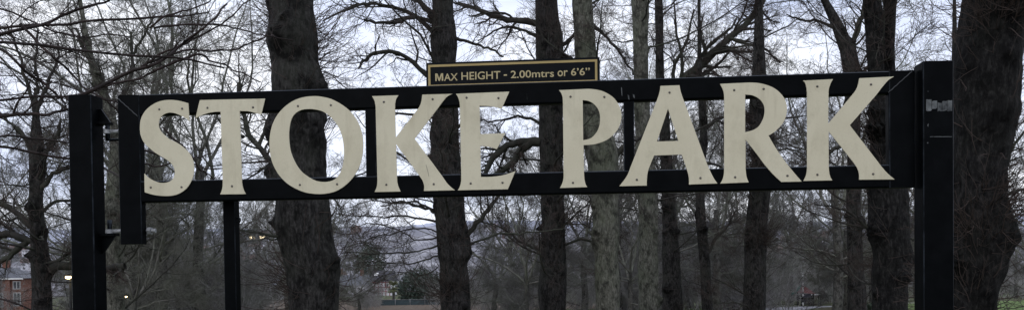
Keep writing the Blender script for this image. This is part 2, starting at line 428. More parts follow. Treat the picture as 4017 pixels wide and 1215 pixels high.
# --- letters
S_ = 1.9475
def sp(pts, n=7):
    """pts: (x,y) smooth or (x,y,1) corner, closed; Catmull-Rom between corners"""
    N_ = len(pts); out = []
    corner = [len(p) == 3 for p in pts]
    P = [np.array(p[:2], float) for p in pts]
    for i in range(N_):
        j = (i + 1) % N_
        p1, p2 = P[i], P[j]
        if corner[i] and corner[j]:
            out.append(p1); continue
        p0 = P[i - 1] if not corner[i] else p1 * 2 - p2
        p3 = P[(j + 1) % N_] if not corner[j] else p2 * 2 - p1
        if corner[i]: p0 = p1 - (p2 - p1) * 0.6
        if corner[j]: p3 = p2 + (p2 - p1) * 0.6
        for q in range(n):
            t = q / n
            out.append(0.5 * ((2 * p1) + (-p0 + p2) * t + (2 * p0 - 5 * p1 + 4 * p2 - p3) * t * t + (-p0 + 3 * p1 - 3 * p2 + p3) * t ** 3))
    return out
C = 1
LETTERS = [
 ("S", (540, 380), [[(386,48,C),(396,188,C),(370,165),(330,143),(280,124),(235,121),(195,137),(168,170),(160,210),(168,248),(195,282),(240,320),(300,350),(350,385),(395,430),(422,485),(430,540),(425,595),(405,650),(370,700),(320,735),(265,752),(195,755),(120,746),(53,727,C),(51,585,C),(85,618),(130,642),(180,655),(230,650),(262,632),(280,600),(283,565),(270,525),(240,492),(200,465),(140,430),(90,390),(50,350),(25,300),(17,245),(22,180),(45,125),(85,80),(140,45),(200,27),(265,24),(325,32)]],
  [(166,95),(340,90),(100,690),(335,688)]),
 ("T", (760, 370), [[(46,44,C),(545,33,C),(515,155,C),(480,145),(430,132),(390,128),(351,127,C),(367,650,C),(371,690),(381,727),(397,760,C),(201,762,C),(213,735),(220,700),(221,650,C),(205,133,C),(160,134),(110,143),(65,158),(13,182,C)]],
  [(105,103),(453,100),(292,700)]),
 ("O", (1040, 370), [[(375,14),(440,20),(510,38),(580,75),(640,120),(690,180),(725,250),(745,325),(749,400),(740,480),(715,560),(670,635),(610,695),(540,738),(460,757),(385,759),(310,748),(240,722),(170,680),(110,620),(65,545),(40,465),(33,385),(38,305),(58,225),(95,155),(150,95),(215,50),(290,23)],
   [(330,112),(390,117),(450,136),(510,182),(555,240),(585,310),(600,390),(602,470),(592,545),(570,605),(535,645),(490,664),(435,667),(380,655),(320,622),(270,580),(230,520),(200,450),(186,380),(182,300),(190,230),(205,180),(232,145),(275,120)]],
  [(251,90),(502,83),(266,690),(550,685)]),
 ("K", (1440, 360), [[(37,34,C),(239,27,C),(222,55),(214,90),(213,130,C),(219,348,C),(370,155,C),(397,118),(413,80),(422,22,C),(652,16,C),(615,35),(582,70),(545,120,C),(363,358,C),(575,645,C),(610,695),(643,728),(672,750,C),(434,756,C),(436,720),(425,680),(400,640,C),(221,399,C),(228,650,C),(231,690),(240,725),(256,760,C),(57,764,C),(72,730),(78,690),(78,650,C),(66,140,C),(64,105),(55,65)]],
  [(128,78),(501,57),(147,708),(509,704)]),
 ("E", (1740, 350), [[(94,35,C),(502,19,C),(444,149,C),(410,140),(370,132),(325,128),(275,127,C),(280,342,C),(471,335,C),(407,457,C),(370,445),(330,437),(281,432,C),(285,668,C),(350,668),(430,660),(490,645),(549,624,C),(491,762,C),(109,770,C),(125,740),(134,700),(135,650,C),(125,130,C),(121,95),(110,60)]],
  [(176,65),(419,68),(207,718),(450,713)]),
 ("P", (2140, 340), [[(103,27,C),(330,17,C),(400,25),(460,45),(520,85),(560,140),(579,200),(577,260),(555,320),(515,370),(460,410),(390,435),(340,443),(290,445,C),(295,680,C),(299,715),(307,745),(319,765,C),(110,772,C),(128,735),(137,700),(138,660,C),(133,110,C),(130,80),(120,50)],
   [(284,103,C),(320,107),(360,125),(395,160),(414,205),(417,255),(408,310),(385,355),(350,390),(320,402),(288,408,C)]],
  [(191,77),(449,79),(209,733)]),
 ("A", (2420, 330), [[(333,14,C),(478,9,C),(486,50),(500,95),(520,150,C),(690,610,C),(714,665),(739,715),(768,757,C),(551,765,C),(551,725),(545,685),(533,645,C),(495,537,C),(284,544,C),(243,645,C),(233,685),(229,730),(228,773,C),(18,778,C),(52,735),(82,690),(105,630,C),(305,125,C),(319,85),(328,50)],
   [(391,187,C),(470,433,C),(306,438,C)]],
  [(402,65),(152,729),(638,716)]),
 ("R", (2800, 320), [[(48,18,C),(270,8,C),(335,11),(400,25),(460,50),(510,90),(545,140),(559,200),(553,260),(530,315),(490,360),(455,390),(418,412,C),(470,500),(530,588),(600,678),(672,762,C),(516,765,C),(455,708),(395,640),(335,560),(285,495),(243,442,C),(243,660,C),(247,705),(255,740),(267,768,C),(50,777,C),(68,745),(78,705),(80,660,C),(80,120,C),(77,85),(65,50)],
   [(240,99,C),(285,103),(330,120),(365,150),(386,190),(388,240),(375,290),(345,340),(300,370),(240,386,C)]],
  [(156,66),(381,57),(163,729),(563,718)]),
 ("K", (3130, 300), [[(40,32,C),(268,21,C),(250,55),(237,95),(234,140,C),(232,361,C),(420,135,C),(446,100),(460,62),(470,14,C),(735,1,C),(690,30),(650,75),(600,140,C),(397,372,C),(605,642,C),(650,700),(695,748),(740,785,C),(469,787,C),(467,740),(453,697),(420,648,C),(235,418,C),(236,690,C),(240,735),(249,768),(263,792,C),(43,796,C),(62,755),(70,712),(71,660,C),(70,120,C),(65,80),(55,50)]],
  [(148,77),(558,62),(149,749),(575,744)]),
]
def plate(loops, w0, w1):
    """flat plate from outline loops in (u,z); front at w0"""
    loops2 = []
    for i, L in enumerate(loops):
        a = sum(L[k][0] * L[(k + 1) % len(L)][1] - L[(k + 1) % len(L)][0] * L[k][1] for k in range(len(L)))
        if (a > 0) != (i == 0): L = L[::-1]
        loops2.append(L)
    tris = tessellate_polygon([[Vector((p[0], p[1], 0)) for p in L] for L in loops2])
    flat = [p for L in loops2 for p in L]; n = len(flat)
    v = [(p[0], w0, p[1]) for p in flat] + [(p[0], w1, p[1]) for p in flat]
    mb = MB()
    f = []
    for t in tris:
        a, b, c = (flat[i] for i in t)
        ar = (b[0] - a[0]) * (c[1] - a[1]) - (c[0] - a[0]) * (b[1] - a[1])
        t = tuple(t) if ar > 0 else tuple(t)[::-1]
        f.append(t); f.append(tuple(i + n for i in t[::-1]))
    o = 0
    for L in loops2:
        m = len(L)
        for i in range(m):
            a, b = o + i, o + (i + 1) % m
            f.append((a, a + n, b + n, b))
        o += m
    mb.add(v, f)
    return mb
for x0_, y0_, x1_, y1_ in ((2436, 342, 2440, 378), (2462, 372, 2468, 392), (2482, 370, 2489, 386), (2066, 366, 2067, 392), (1985, 420, 2000, 424)):
    (ua, za_), (ub, zb__) = G(x0_, y0_), G(x1_, y1_)
    plate([[(ua, za_), (ub, za_ - 0.003), (ub + 0.001, zb__), (ua + 0.0025, zb__ + 0.004)]], -0.0009, -0.0003).build("scuff_mark", CHIP, gate)
LW0, LW1 = -0.0055, -0.0015
def screw_mesh():
    mb = MB()
    k = 12; prof = [(0.0046, 0.0), (0.0046, -0.0012), (0.0034, -0.0026), (0.0012, -0.0030)]
    v = [(r * math.cos(2 * math.pi * i / k), w, r * math.sin(2 * math.pi * i / k)) for r, w in prof for i in range(k)]
    f = [(j * k + i, j * k + (i + 1) % k, (j + 1) * k + (i + 1) % k, (j + 1) * k + i) for j in range(3) for i in range(k)] + [tuple(3 * k + i for i in range(k))]
    mb.add(v, f, 0, True)
    return mb.mesh("screw")
SCREW_ME = screw_mesh(); SCREW_ME.materials.append(SCREW)
used_l = {}
for ch, (ox, oy), loops, screws in LETTERS:
    L = [[G(ox + p[0] / S_, oy + p[1] / S_, LW0) for p in sp(lp)] for lp in loops]
    o = plate(L, LW0, LW1).build("letter", CREAM, gate)
    used_l[ch] = used_l.get(ch, 0) + 1
    o["label"] = "cream painted metal letter " + ch + (" beside the E" if ch == "K" and used_l[ch] == 1 else " at the far end" if ch == "K" else "")
    for sx_, sy_ in screws:
        so = bpy.data.objects.new("screw", SCREW_ME); COL.objects.link(so); so.parent = o
        u, z = G(ox + sx_ / S_, oy + sy_ / S_, LW0)
        so.location = (u, LW0, z)
    if ch == "K" and used_l[ch] == 1:
        pts = [(450, 555), (458, 585), (467, 620), (472, 645)]
        m = MB(); m.tube([(*[G(ox + a / S_, oy + b / S_, LW0)][0][:1], LW0, G(ox + a / S_, oy + b / S_, LW0)[1]) for a, b in pts], 0.0007, 5)
        m.build("scratch", SCREW, o)

# --- height notice on top of the gate
HW = DP + 0.003
u0, u1 = G(1672, 300, HW)[0], G(2353, 270, HW)[0]
hz1 = (G(1671, 250, HW)[1] + G(2353, 222, HW)[1]) / 2
hz0 = zt - 0.03
hs = gpart("height_sign", lambda m: m.box(u0, u1, HW, HW + 0.006, hz0, hz1), PANEL)
bu0, bu1 = G(1680, 300, HW)[0], G(2343, 270, HW)[0]
bz1 = (G(1680, 258, HW)[1] + G(2343, 231, HW)[1]) / 2
bz0 = zt + 0.0025; bt = 0.0092
def border(m):
    y0, y1 = HW - 0.0012, HW - 0.0003
    m.box(bu0, bu1, y0, y1, bz1 - bt, bz1); m.box(bu0, bu1, y0, y1, bz0, bz0 + bt)
    m.box(bu0, bu0 + bt, y0, y1, bz0 + bt, bz1 - bt); m.box(bu1 - bt, bu1, y0, y1, bz0 + bt, bz1 - bt)
gpart("gold_border", border, GOLD, hs)
ks = 3.1415
CRI = lambda x, y: G(1600 + x / ks, 200 + y / ks, HW)
def text_part(words):
    Vs, Fs, off = [], [], 0
    for body, x0, x1, ytop, ybase in words:
        cu = bpy.data.curves.new("lettering", "FONT"); cu.body = body; cu.size = 1.0; cu.offset = 0.010; cu.resolution_u = 4
        ob = bpy.data.objects.new("lettering_source", cu); COL.objects.link(ob)
        dg = bpy.context.evaluated_depsgraph_get(); dg.update()
        me = ob.evaluated_get(dg).to_mesh()
        v = np.array([tuple(p.co) for p in me.vertices]); f = [tuple(p.vertices) for p in me.polygons]
        ob.evaluated_get(dg).to_mesh_clear(); bpy.data.objects.remove(ob); bpy.data.curves.remove(cu)
        if body == "M":
            pm = [(0, 0), (0, 1), (.27, 1), (.5, .34), (.73, 1), (1, 1), (1, 0), (.81, 0), (.81, .70), (.58, 0), (.42, 0), (.19, .70), (.19, 0)]
            v = np.array([(x_, y_ * 0.729, 0) for x_, y_ in pm]); f = [tuple(t) for t in tessellate_polygon([[Vector(tuple(q)) for q in v]])]
        a, b = CRI(x0, (ytop + ybase) / 2)[0], CRI(x1, (ytop + ybase) / 2)[0]
        zb_, zt_ = CRI(x0, ybase)[1], CRI(x0, ytop)[1]
        lo, hi = v.min(0), v.max(0)
        if body == "-": z = (v[:, 1] - lo[1]) / (hi[1] - lo[1]) * (zt_ - zb_) + zb_
        else: z = v[:, 1] / (0.729 if body != "or" else hi[1]) * (zt_ - zb_) + zb_
        u = (v[:, 0] - lo[0]) / (hi[0] - lo[0]) * (b - a) + a
        Vs.append(np.stack([u, np.full(len(u), HW - 0.0012), z], 1)); Fs += [tuple(i + off for i in q) for q in f]; off += len(u)
    mb = MB(); mb.add(np.concatenate(Vs), Fs)
    return mb
text_part([("M", 338, 436, 280, 373), ("AX", 446, 615, 277, 370), ("HEIGHT", 660, 1140, 260, 358), ("-", 1182, 1222, 291, 308), ("2.00mtrs", 1268, 1800, 243, 336), ("or", 1845, 1970, 244, 314), ("6\u20196\u201d", 2010, 2243, 212, 305)]).build("gold_lettering", GOLD_TEXT, hs)

# --- hinge post (left) and slam post (right)
PW = -0.015
hp0, hp1 = G(268, 600, PW)[0], G(361, 600, PW)[0]
hpt = G(310, 371, PW)[1]
hpost = thing("hinge_post", "square black steel post with hinge brackets that the gate swings from", "post", GO + NU * (hp0 + hp1) / 2, RZ)
pu = (hp0 + hp1) / 2
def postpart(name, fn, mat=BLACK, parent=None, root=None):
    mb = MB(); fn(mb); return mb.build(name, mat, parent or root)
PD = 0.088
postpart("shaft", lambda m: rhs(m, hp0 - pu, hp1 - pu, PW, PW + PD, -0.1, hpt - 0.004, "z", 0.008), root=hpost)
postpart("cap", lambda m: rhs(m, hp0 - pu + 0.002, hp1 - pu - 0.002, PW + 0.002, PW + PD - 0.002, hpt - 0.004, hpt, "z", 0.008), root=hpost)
sw = PW + PD * 0.62          # hinge line
def Pz(y): return G(420, y, sw)[1]
def Pu(x, y=600): return G(x, y, sw)[0] - pu
su = hp1 - pu               # side face
def bracket_up(m):
    t = 0.004
    zt_, z0 = Pz(428), Pz(480)
    a, b = su, Pu(436)
    v = [(a, sw - t, zt_), (a + 0.012, sw - t, zt_), (b, sw - t, z0), (a, sw - t, z0)]
    v += [(x, sw + t, z) for x, _, z in v]
    m.add(v, [(0, 3, 2, 1), (4, 5, 6, 7), (0, 1, 5, 4), (1, 2, 6, 5), (2, 3, 7, 6), (3, 0, 4, 7)])
    m.box(a, b, sw - 0.02, sw + 0.02, z0 - 0.010, z0)
postpart("hinge_bracket", bracket_up, root=hpost)
def bracket_lo(m):
    t = 0.004
    z0, zl = Pz(916), Pz(992)
    a, b = su, Pu(452)
    m.box(a, b, sw - 0.02, sw + 0.02, z0 - 0.010, z0)
    v = [(a, sw - t, z0 - 0.010), (b - 0.006, sw - t, z0 - 0.010), (a + 0.008, sw - t, zl), (a, sw - t, zl)]
    v += [(x, sw + t, z) for x, _, z in v]
    m.add(v, [(0, 3, 2, 1), (4, 5, 6, 7), (0, 1, 5, 4), (1, 2, 6, 5), (2, 3, 7, 6), (3, 0, 4, 7)])
postpart("hinge_bracket", bracket_lo, root=hpost)
uh = Pu(424)
postpart("hinge_pin", lambda m: m.tube([(uh, sw, Pz(484)), (uh, sw, Pz(552))], 0.0095, 12), root=hpost)
postpart("hinge_pin", lambda m: m.tube([(uh, sw, Pz(916)), (uh, sw, Pz(862))], 0.0095, 12), root=hpost)
# eye bolts through the stile belong to the gate
def eyebolt(y, with_tail):
    z = Pz(y); mb = MB()
    mb.tube([(uh + pu + 0.012, sw, z), (ul0 + 0.004, sw, z)], 0.0085, 12)
    k = 20; ring = [(uh + pu + 0.0175 * math.cos(2 * math.pi * i / k), sw + 0.0175 * math.sin(2 * math.pi * i / k)) for i in range(k)]
    inn = [(uh + pu + 0.0100 * math.cos(2 * math.pi * i / k), sw + 0.0100 * math.sin(2 * math.pi * i / k)) for i in range(k)]
    v = [(x, w, z - 0.0085) for x, w in ring] + [(x, w, z + 0.0085) for x, w in ring] + [(x, w, z - 0.0085) for x, w in inn] + [(x, w, z + 0.0085) for x, w in inn]
    f = []
    for i in range(k):
        j = (i + 1) % k
        f += [(i, j, k + j, k + i), (2 * k + j, 2 * k + i, 3 * k + i, 3 * k + j), (k + i, k + j, 3 * k + j, 3 * k + i), (j, i, 2 * k + i, 2 * k + j)]
    mb.add(v, f)
    if with_tail:
        n_ = 30; u_a, u_b = ul1 - 0.004, G(611, y, sw)[0]
        mt = MB(); mt.tube([(u_a + (u_b - u_a) * i / n_, sw, z) for i in range(n_ + 1)], [0.0085 + (0.0009 if i % 2 else -0.0006) for i in range(n_ + 1)], 12)
    o = mb.build("hinge_bolt", GALV, gate)
    if with_tail: mt.build("bolt_end", GALV, o)
    def nut(uc):
        m2 = MB(); m2.tube([(uc - 0.0075, sw, z), (uc + 0.0075, sw, z)], 0.0165, 6, smooth=False); m2.build("nut", GALV, o)
    nut(ul0 - 0.0078)
    if with_tail: nut(ul1 + 0.0135)
eyebolt(517, False); eyebolt(907, True)
gpart("hinge_stay", lambda m: m.tube([(uh + pu, sw, Pz(549)), (ul0 + 0.002, sw, Pz(549))], 0.006, 8))

SW = -0.050
sp0, sp1 = G(3622, 600, SW)[0], G(3742.5, 600, SW)[0]
spt = G(3690, 238, SW)[1]
spu = (sp0 + sp1) / 2
spost = thing("slam_post", "thick black steel post with a scraped paint patch that the gate closes against", "post", GO + NU * spu, RZ)
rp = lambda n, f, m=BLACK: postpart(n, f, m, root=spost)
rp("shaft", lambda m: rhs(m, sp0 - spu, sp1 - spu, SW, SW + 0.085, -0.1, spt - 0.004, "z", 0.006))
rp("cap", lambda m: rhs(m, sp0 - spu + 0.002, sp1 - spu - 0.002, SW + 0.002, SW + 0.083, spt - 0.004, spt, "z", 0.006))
r2 = random.Random(4)
for x0_, x1_, y0_, y1_, n_ in ((3633, 3654, 392, 434, 4), (3656, 3676, 397, 425, 4), (3678, 3694, 403, 436, 3), (3696, 3714, 398, 434, 3), (3716, 3735, 393, 437, 4), (3638, 3642, 487, 497, 1), (3637, 3641, 558, 563, 1), (3648, 3735, 535, 537, 8), (3639, 3642, 357, 361, 1)):
    top = [(x0_ + (x1_ - x0_) * i / n_, y0_ + r2.uniform(-2.5, 2.5) * (y1_ - y0_ > 8)) for i in range(n_ + 1)]
    bot = [(x0_ + (x1_ - x0_) * i / n_, y1_ + r2.uniform(-3, 3) * (y1_ - y0_ > 8)) for i in range(n_ + 1)]
    loop = [G(x, y, SW) for x, y in top + bot[::-1]]
    plate([[(u - spu, z) for u, z in loop]], SW - 0.0008, SW - 0.0002).build("scraped_patch", CHIP, spost)
# slim post under the letter T
DPST = 0.10
q0, q1 = G(875, 900, DPST)[0], G(922, 900, DPST)[0]
ru = (q0 + q1) / 2
rpost = thing("holdback_post", "slim black square post standing behind the gate under the letter T", "post", GO + NU * ru + NW * DPST, RZ)
ztop = G(900, 770, DPST)[1]
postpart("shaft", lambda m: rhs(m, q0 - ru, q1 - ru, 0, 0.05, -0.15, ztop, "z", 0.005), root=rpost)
def hook(m):
    z = G(930, 858, DPST)[1]
    m.tube([(q1 - ru - 0.002, 0.02, z + 0.004), (q1 - ru + 0.012, 0.02, z + 0.006), (q1 - ru + 0.016, 0.02, z - 0.004), (q1 - ru + 0.012, 0.02, z - 0.014), (q1 - ru + 0.004, 0.02, z - 0.012)], 0.0035, 8)
postpart("latch_hook", hook, root=rpost)

# ------------------------------------------------------------------ TREES
def unit(a):
    return a / (np.linalg.norm(a, axis=-1, keepdims=True) + 1e-12)

def march(start, direc, length, m, wob, trop, rg):
    """vectorised wandering polylines (n,m+1,3)"""
    n = len(start); P = np.empty((n, m + 1, 3)); P[:, 0] = start
    d = unit(direc); st = (length / m)[:, None]
    drift = rg.normal(0, 1, (n, 3)) * wob * 0.5
    for i in range(m):
        P[:, i + 1] = P[:, i] + d * st
        d = unit(d + rg.normal(0, wob, (n, 3)) + drift / m + np.array([0, 0, trop / m]))
    return P

def children(P, R, k, t0, ang, lr, rr, m, wob, trop, rg, lmin=0.1, flat=0.0, minr=0.0018):
    n, mm, _ = P.shape
    L = np.linalg.norm(np.diff(P, axis=1), axis=2).sum(1)
    ii = np.repeat(np.arange(n), k); N_ = len(ii)
    t = t0 + (1 - t0) * (np.tile(np.arange(k), n) + rg.uniform(0, 1, N_)) / k
    f = t * (mm - 1); a = np.minimum(f.astype(int), mm - 2); fr = (f - a)[:, None]
    S = P[ii, a] * (1 - fr) + P[ii, a + 1] * fr
    r = R[ii, a] * (1 - fr[:, 0]) + R[ii, a + 1] * fr[:, 0]
    T = unit(P[ii, a + 1] - P[ii, a])
    rnd = rg.normal(0, 1, (N_, 3)); rnd[:, 2] *= (1 - flat)
    side = unit(rnd - T * (rnd * T).sum(1, keepdims=True))
    th = np.clip(rg.normal(ang, 0.2, N_), 0.2, 1.5)[:, None]
    D = T * np.cos(th) + side * np.sin(th)
    ln = np.maximum(L[ii] * lr * (1 - 0.55 * t) * rg.uniform(0.55, 1.3, N_), lmin)
    C_ = march(S, D, ln, m, wob, trop, rg)
    r0 = np.maximum(np.minimum(r * rr * rg.uniform(0.7, 1.1, N_), r * 0.9), minr)
    tp = np.linspace(1, 0.35, m + 1)[None]
    return C_, np.maximum(r0[:, None] * tp, minr * 0.75)

class Crown:
    def __init__(s): s.V = []; s.Q = []; s.M = []; s.n = 0
    def add(s, P, R, k, mi):
        if len(P) == 0: return
        V, Q = tube_arrays(P, R, k)
        s.V.append(V); s.Q.append(Q + s.n); s.M.append(np.full(len(Q), mi)); s.n += len(V)
    def mesh(s, name, origin=(0, 0, 0)):
        return quad_mesh(name, np.concatenate(s.V) - np.asarray(origin), np.concatenate(s.Q), np.concatenate(s.M))

def ramify(cr, P, R, rg, spec, tw=1.0, base_k=6, base_mi=0):
    """add limbs and 2-3 further orders of branching"""
    cr.add(P, R, base_k, base_mi)
    k2, k3, k4, trop = spec
    P2, R2 = children(P, R, k2, 0.18, 0.85, 0.48, 0.5, 7, 0.2, trop, rg, 0.4, minr=0.005 * tw)
    cr.add(P2, R2, 4, 0)
    P3, R3 = children(P2, R2, k3, 0.15, 0.8, 0.46, 0.5, 5, 0.22, trop * 0.8, rg, 0.25, minr=0.0032 * tw)
    cr.add(P3, R3, 3, 1)
    if k4:
        P4, R4 = children(P3, R3, k4, 0.2, 0.75, 0.5, 0.55, 3, 0.22, trop * 0.6, rg, 0.12, minr=0.0023 * tw)
        cr.add(P4, R4, 3, 1)

def resample(P, m):
    P = np.asarray(P, float)
    s = np.concatenate([[0], np.cumsum(np.linalg.norm(np.diff(P, axis=0), axis=1))])
    t = np.linspace(0, s[-1], m + 1)
    # smooth interpolation (catmull via cubic of neighbours)
    out = np.stack([np.interp(t, s, P[:, j]) for j in range(3)], 1)
    for _ in range(2):
        out[1:-1] = 0.25 * out[:-2] + 0.5 * out[1:-1] + 0.25 * out[2:]
    return out

def trunk_profile(rows, d, top_extra, taper=0.02):
    """rows of (py, xl, xr) -> arrays z, cx, cy, r sorted upward, extended to the ground and above the frame"""
    rows = sorted(rows, key=lambda q: -q[0])
    C_ = np.array([W((a + b) / 2, y, d) for y, a, b in rows]); r = np.array([(b - a) / 2 * d / F_PX for y, a, b in rows])
    g = float(gz(C_[0][0], d)) - 0.25
    z = C_[:, 2]; x = C_[:, 0]
    if z[0] > g + 0.1:
        z = np.concatenate([[g, (g + z[0]) / 2], z]); x = np.concatenate([[x[0], x[0]], x]); r = np.concatenate([[r[0] * 1.3, r[0] * 1.04], r])
    sl = np.clip((x[-1] - x[-3]) / (z[-1] - z[-3] + 1e-6), -0.15, 0.15)
    ze = z[-1] + np.linspace(min(1.0, top_extra * 0.3), top_extra, 6)
    x = np.concatenate([x, x[-1] + sl * (ze - z[-1])]); r = np.concatenate([r, np.maximum(r[-1] * (1 - 0.75 * (ze - z[-1]) / top_extra), 0.03)])
    z = np.concatenate([z, ze])
    return z, x, r

def lump(th, z, seed, sc):
    return mnoise.fractal(Vector((math.cos(th) * sc + seed, math.sin(th) * sc, z * sc * 0.55)), 0.8, 2.2, 4)

BURRS = [None]
def add_burr(me, arr):
    a = me.attributes.new("burr", "FLOAT", "POINT"); a.data.foreach_set("value", np.ascontiguousarray(arr, np.float32)); return me

def trunk_mesh(z, x, d, r, seed, nb=10, sides=44, rough=1.0, dz=0.045, burr=0.12):
    rg = random.Random(seed)
    zz = np.arange(z[0], z[-1], dz); X = np.interp(zz, z, x); R = np.interp(zz, z, r)
    for _ in range(2):
        X[1:-1] = 0.25 * X[:-2] + 0.5 * X[1:-1] + 0.25 * X[2:]; R[1:-1] = 0.25 * R[:-2] + 0.5 * R[1:-1] + 0.25 * R[2:]
    zv = z[0] + (z[-1] - z[0]) * 0.75
    bur = [(rg.uniform(math.pi * 0.95, math.pi * 2.05), rg.uniform(0.4, min(zv, 9)), rg.uniform(0.07, 0.2), rg.uniform(0.3, 1.0) ** 1.5 * burr) for _ in range(nb)]
    V = np.empty((len(zz), sides, 3)); BU = np.zeros((len(zz), sides), np.float32)
    for i, (h, cx_, rr) in enumerate(zip(zz, X, R)):
        for j in range(sides):
            th = 2 * math.pi * j / sides
            dsp = lump(th, h, seed * 3.7, 1.6) * 0.10 * rough + mnoise.fractal(Vector((math.cos(th) * 4 + seed, math.sin(th) * 4, h * 1.6)), 0.7, 2.3, 4) * 0.055 * rough
            q = rr * (1 + dsp)
            for bt_, bz_, bs_, bh_ in bur:
                da = (th - bt_ + math.pi) % (2 * math.pi) - math.pi
                e = (da * rr / bs_) ** 2 + ((h - bz_) / bs_) ** 2
                if e < 5:
                    nv = mnoise.noise(Vector((th * 9, h * 14, seed)))
                    q += bh_ * math.exp(-e) * (1 + 1.1 * nv)
                    BU[i, j] = max(BU[i, j], min(1.0, max(0.0, math.exp(-e * 1.3) * (0.75 - 1.5 * nv))))
            V[i, j] = (cx_ + q * math.cos(th), d + q * math.sin(th), h)
    idx = np.arange(len(zz) * sides).reshape(len(zz), sides)
    a, b = idx[:-1], idx[1:]
    Q = np.stack([a, np.roll(a, -1, 1), np.roll(b, -1, 1), b], -1).reshape(-1, 4)
    BURRS[0] = BU.ravel()
    return V.reshape(-1, 3), Q

def auto_limbs(z, x, d, r, n, z0, z1, rg, lmin, lmax, rmul=0.16, up=(0.0, 0.8), trop=0.3, rmax=0.036, az=None):
    h = rg.uniform(z0, z1, n)
    S = np.stack([np.interp(h, z, x), np.full(n, d), h], 1)
    a = rg.uniform(0, 2 * math.pi, n) if az is None else rg.uniform(az[0], az[1], n)
    e = rg.uniform(up[0], up[1], n)
    D = np.stack([np.cos(a) * np.cos(e), np.sin(a) * np.cos(e), np.sin(e)], 1)
    ln = rg.uniform(lmin, lmax, n)
    P = march(S, D, ln, 9, 0.13, trop, rg)
    r0 = np.minimum(np.interp(h, z, r) * rmul * rg.uniform(0.5, 1.1, n), rmax)
    return P, np.maximum(r0[:, None] * np.linspace(1, 0.25, 10)[None], 0.006)

def shoots(z, x, d, r, n, z0, z1, rg, ln=(0.25, 1.0), clusters=9, tw=1.0):
    """thin epicormic shoots from the burrs of a lime trunk"""
    cz = rg.uniform(z0, z1, clusters); ca = rg.uniform(0, 2 * math.pi, clusters)
    w = rg.integers(0, clusters, n)
    h = cz[w] + rg.normal(0, 0.16, n); a = ca[w] + rg.normal(0, 0.5, n)
    free = rg.uniform(0, 1, n) < 0.25
    h = np.where(free, rg.uniform(z0, z1, n), h); a = np.where(free, rg.uniform(0, 6.28, n), a)
    rr = np.interp(h, z, r) * 0.92
    S = np.stack([np.interp(h, z, x) + rr * np.cos(a), d + rr * np.sin(a), h], 1)
    D = np.stack([np.cos(a), np.sin(a), rg.uniform(-0.25, 1.1, n)], 1) + rg.normal(0, 0.35, (n, 3))
    L = rg.uniform(*ln, n)
    P = march(S, D, L, 6, 0.14, 0.45, rg)
    return P, np.maximum(rg.uniform(0.003, 0.007, n)[:, None] * tw * np.linspace(1, 0.4, 7)[None], 0.0018 * tw)

def tree(name, label, d, rows, seed, bark_m, limbs=(), n_auto=14, n_shoot=250, z_auto=None, spec=(10, 8, 6, 0.12), tw=1.15, top_extra=5.0, lmin=1.8, lmax=4.2, twig=None, group=None, shoot_len=(0.25, 1.0), up=(-0.1, 0.75), nb=10, extra_stems=(), rough=1.0, az=None, burr=0.17, cat="tree"):
    rg = np.random.default_rng(seed)
    z, x, r = trunk_profile(rows, d, top_extra)
    base = np.array([x[0], d, float(gz(x[0], d))])
    root = thing(name, label, cat, base, 0, group)
    V, Q = trunk_mesh(z, x, d, r, seed, nb, rough=rough, burr=burr); ba = BURRS[0]
    for q_, (srows, sd_) in enumerate(extra_stems):
        z2, x2, r2 = trunk_profile(srows, sd_, top_extra)
        sel = z2 >= W(srows[0][1], max(t[0] for t in srows), sd_)[2] - 0.01
        V2, Q2 = trunk_mesh(z2[sel], x2[sel], sd_, r2[sel], seed + 50 + q_, 3, rough=rough)
        Q = np.concatenate([Q, Q2 + len(V)]); V = np.concatenate([V, V2]); ba = np.concatenate([ba, BURRS[0]])
    meshobj("trunk", add_burr(quad_mesh("trunk", V - base, Q), ba), bark_m, root)
    cr = Crown()
    zhi = W(2000, 0, d)[2]
    za = z_auto or (W(2000, 1250, d)[2], zhi + 1.5)
    if limbs:
        for pts, ra, rb in limbs:
            P3 = np.array([W(p[0], p[1], p[2] if len(p) > 2 else d) for p in pts])
            m = 14
            P = resample(P3, m)[None]
            P = P + np.cumsum(rg.normal(0, 0.016, P.shape), axis=1) * np.linspace(0, 1, m + 1)[None, :, None] ** 0.3 + rg.normal(0, 0.012, P.shape)
            R = (np.linspace(ra, rb, m + 1) * 0.82 * d / F_PX)[None] * rg.uniform(0.85, 1.15, m + 1)[None]
            L = np.linalg.norm(np.diff(P[0], axis=0), axis=1).sum()
            kk = max(5, int(spec[0] * L / 2.2))
            ramify(cr, P, R, rg, (kk, spec[1], spec[2], spec[3]), tw, 8)
    if n_auto:
        P, R = auto_limbs(z, x, d, r, n_auto, za[0], za[1], rg, lmin, lmax, up=up, az=az)
        ramify(cr, P, R, rg, spec, tw)
        for srows, sd_ in extra_stems:
            z2, x2, r2 = trunk_profile(srows, sd_, top_extra)
            P, R = auto_limbs(z2, x2, sd_, r2, n_auto // 2, za[0] + 1.0, za[1], rg, lmin, lmax, up=up)
            ramify(cr, P, R, rg, spec, tw)
    if n_shoot:
        P, R = shoots(z, x, d, r, n_shoot, W(2000, 1240, d)[2], zhi, rg, shoot_len, tw=tw)
        cr.add(P, R, 3, 1)
        P3, R3 = children(P, R, 3, 0.25, 0.6, 0.5, 0.6, 3, 0.14, 0.2, rg, 0.1, minr=0.0018 * tw)
        cr.add(P3, R3, 3, 1)
    meshobj("crown", cr.mesh("crown", base), [LIMB, twig or TWIG], root)
    return root

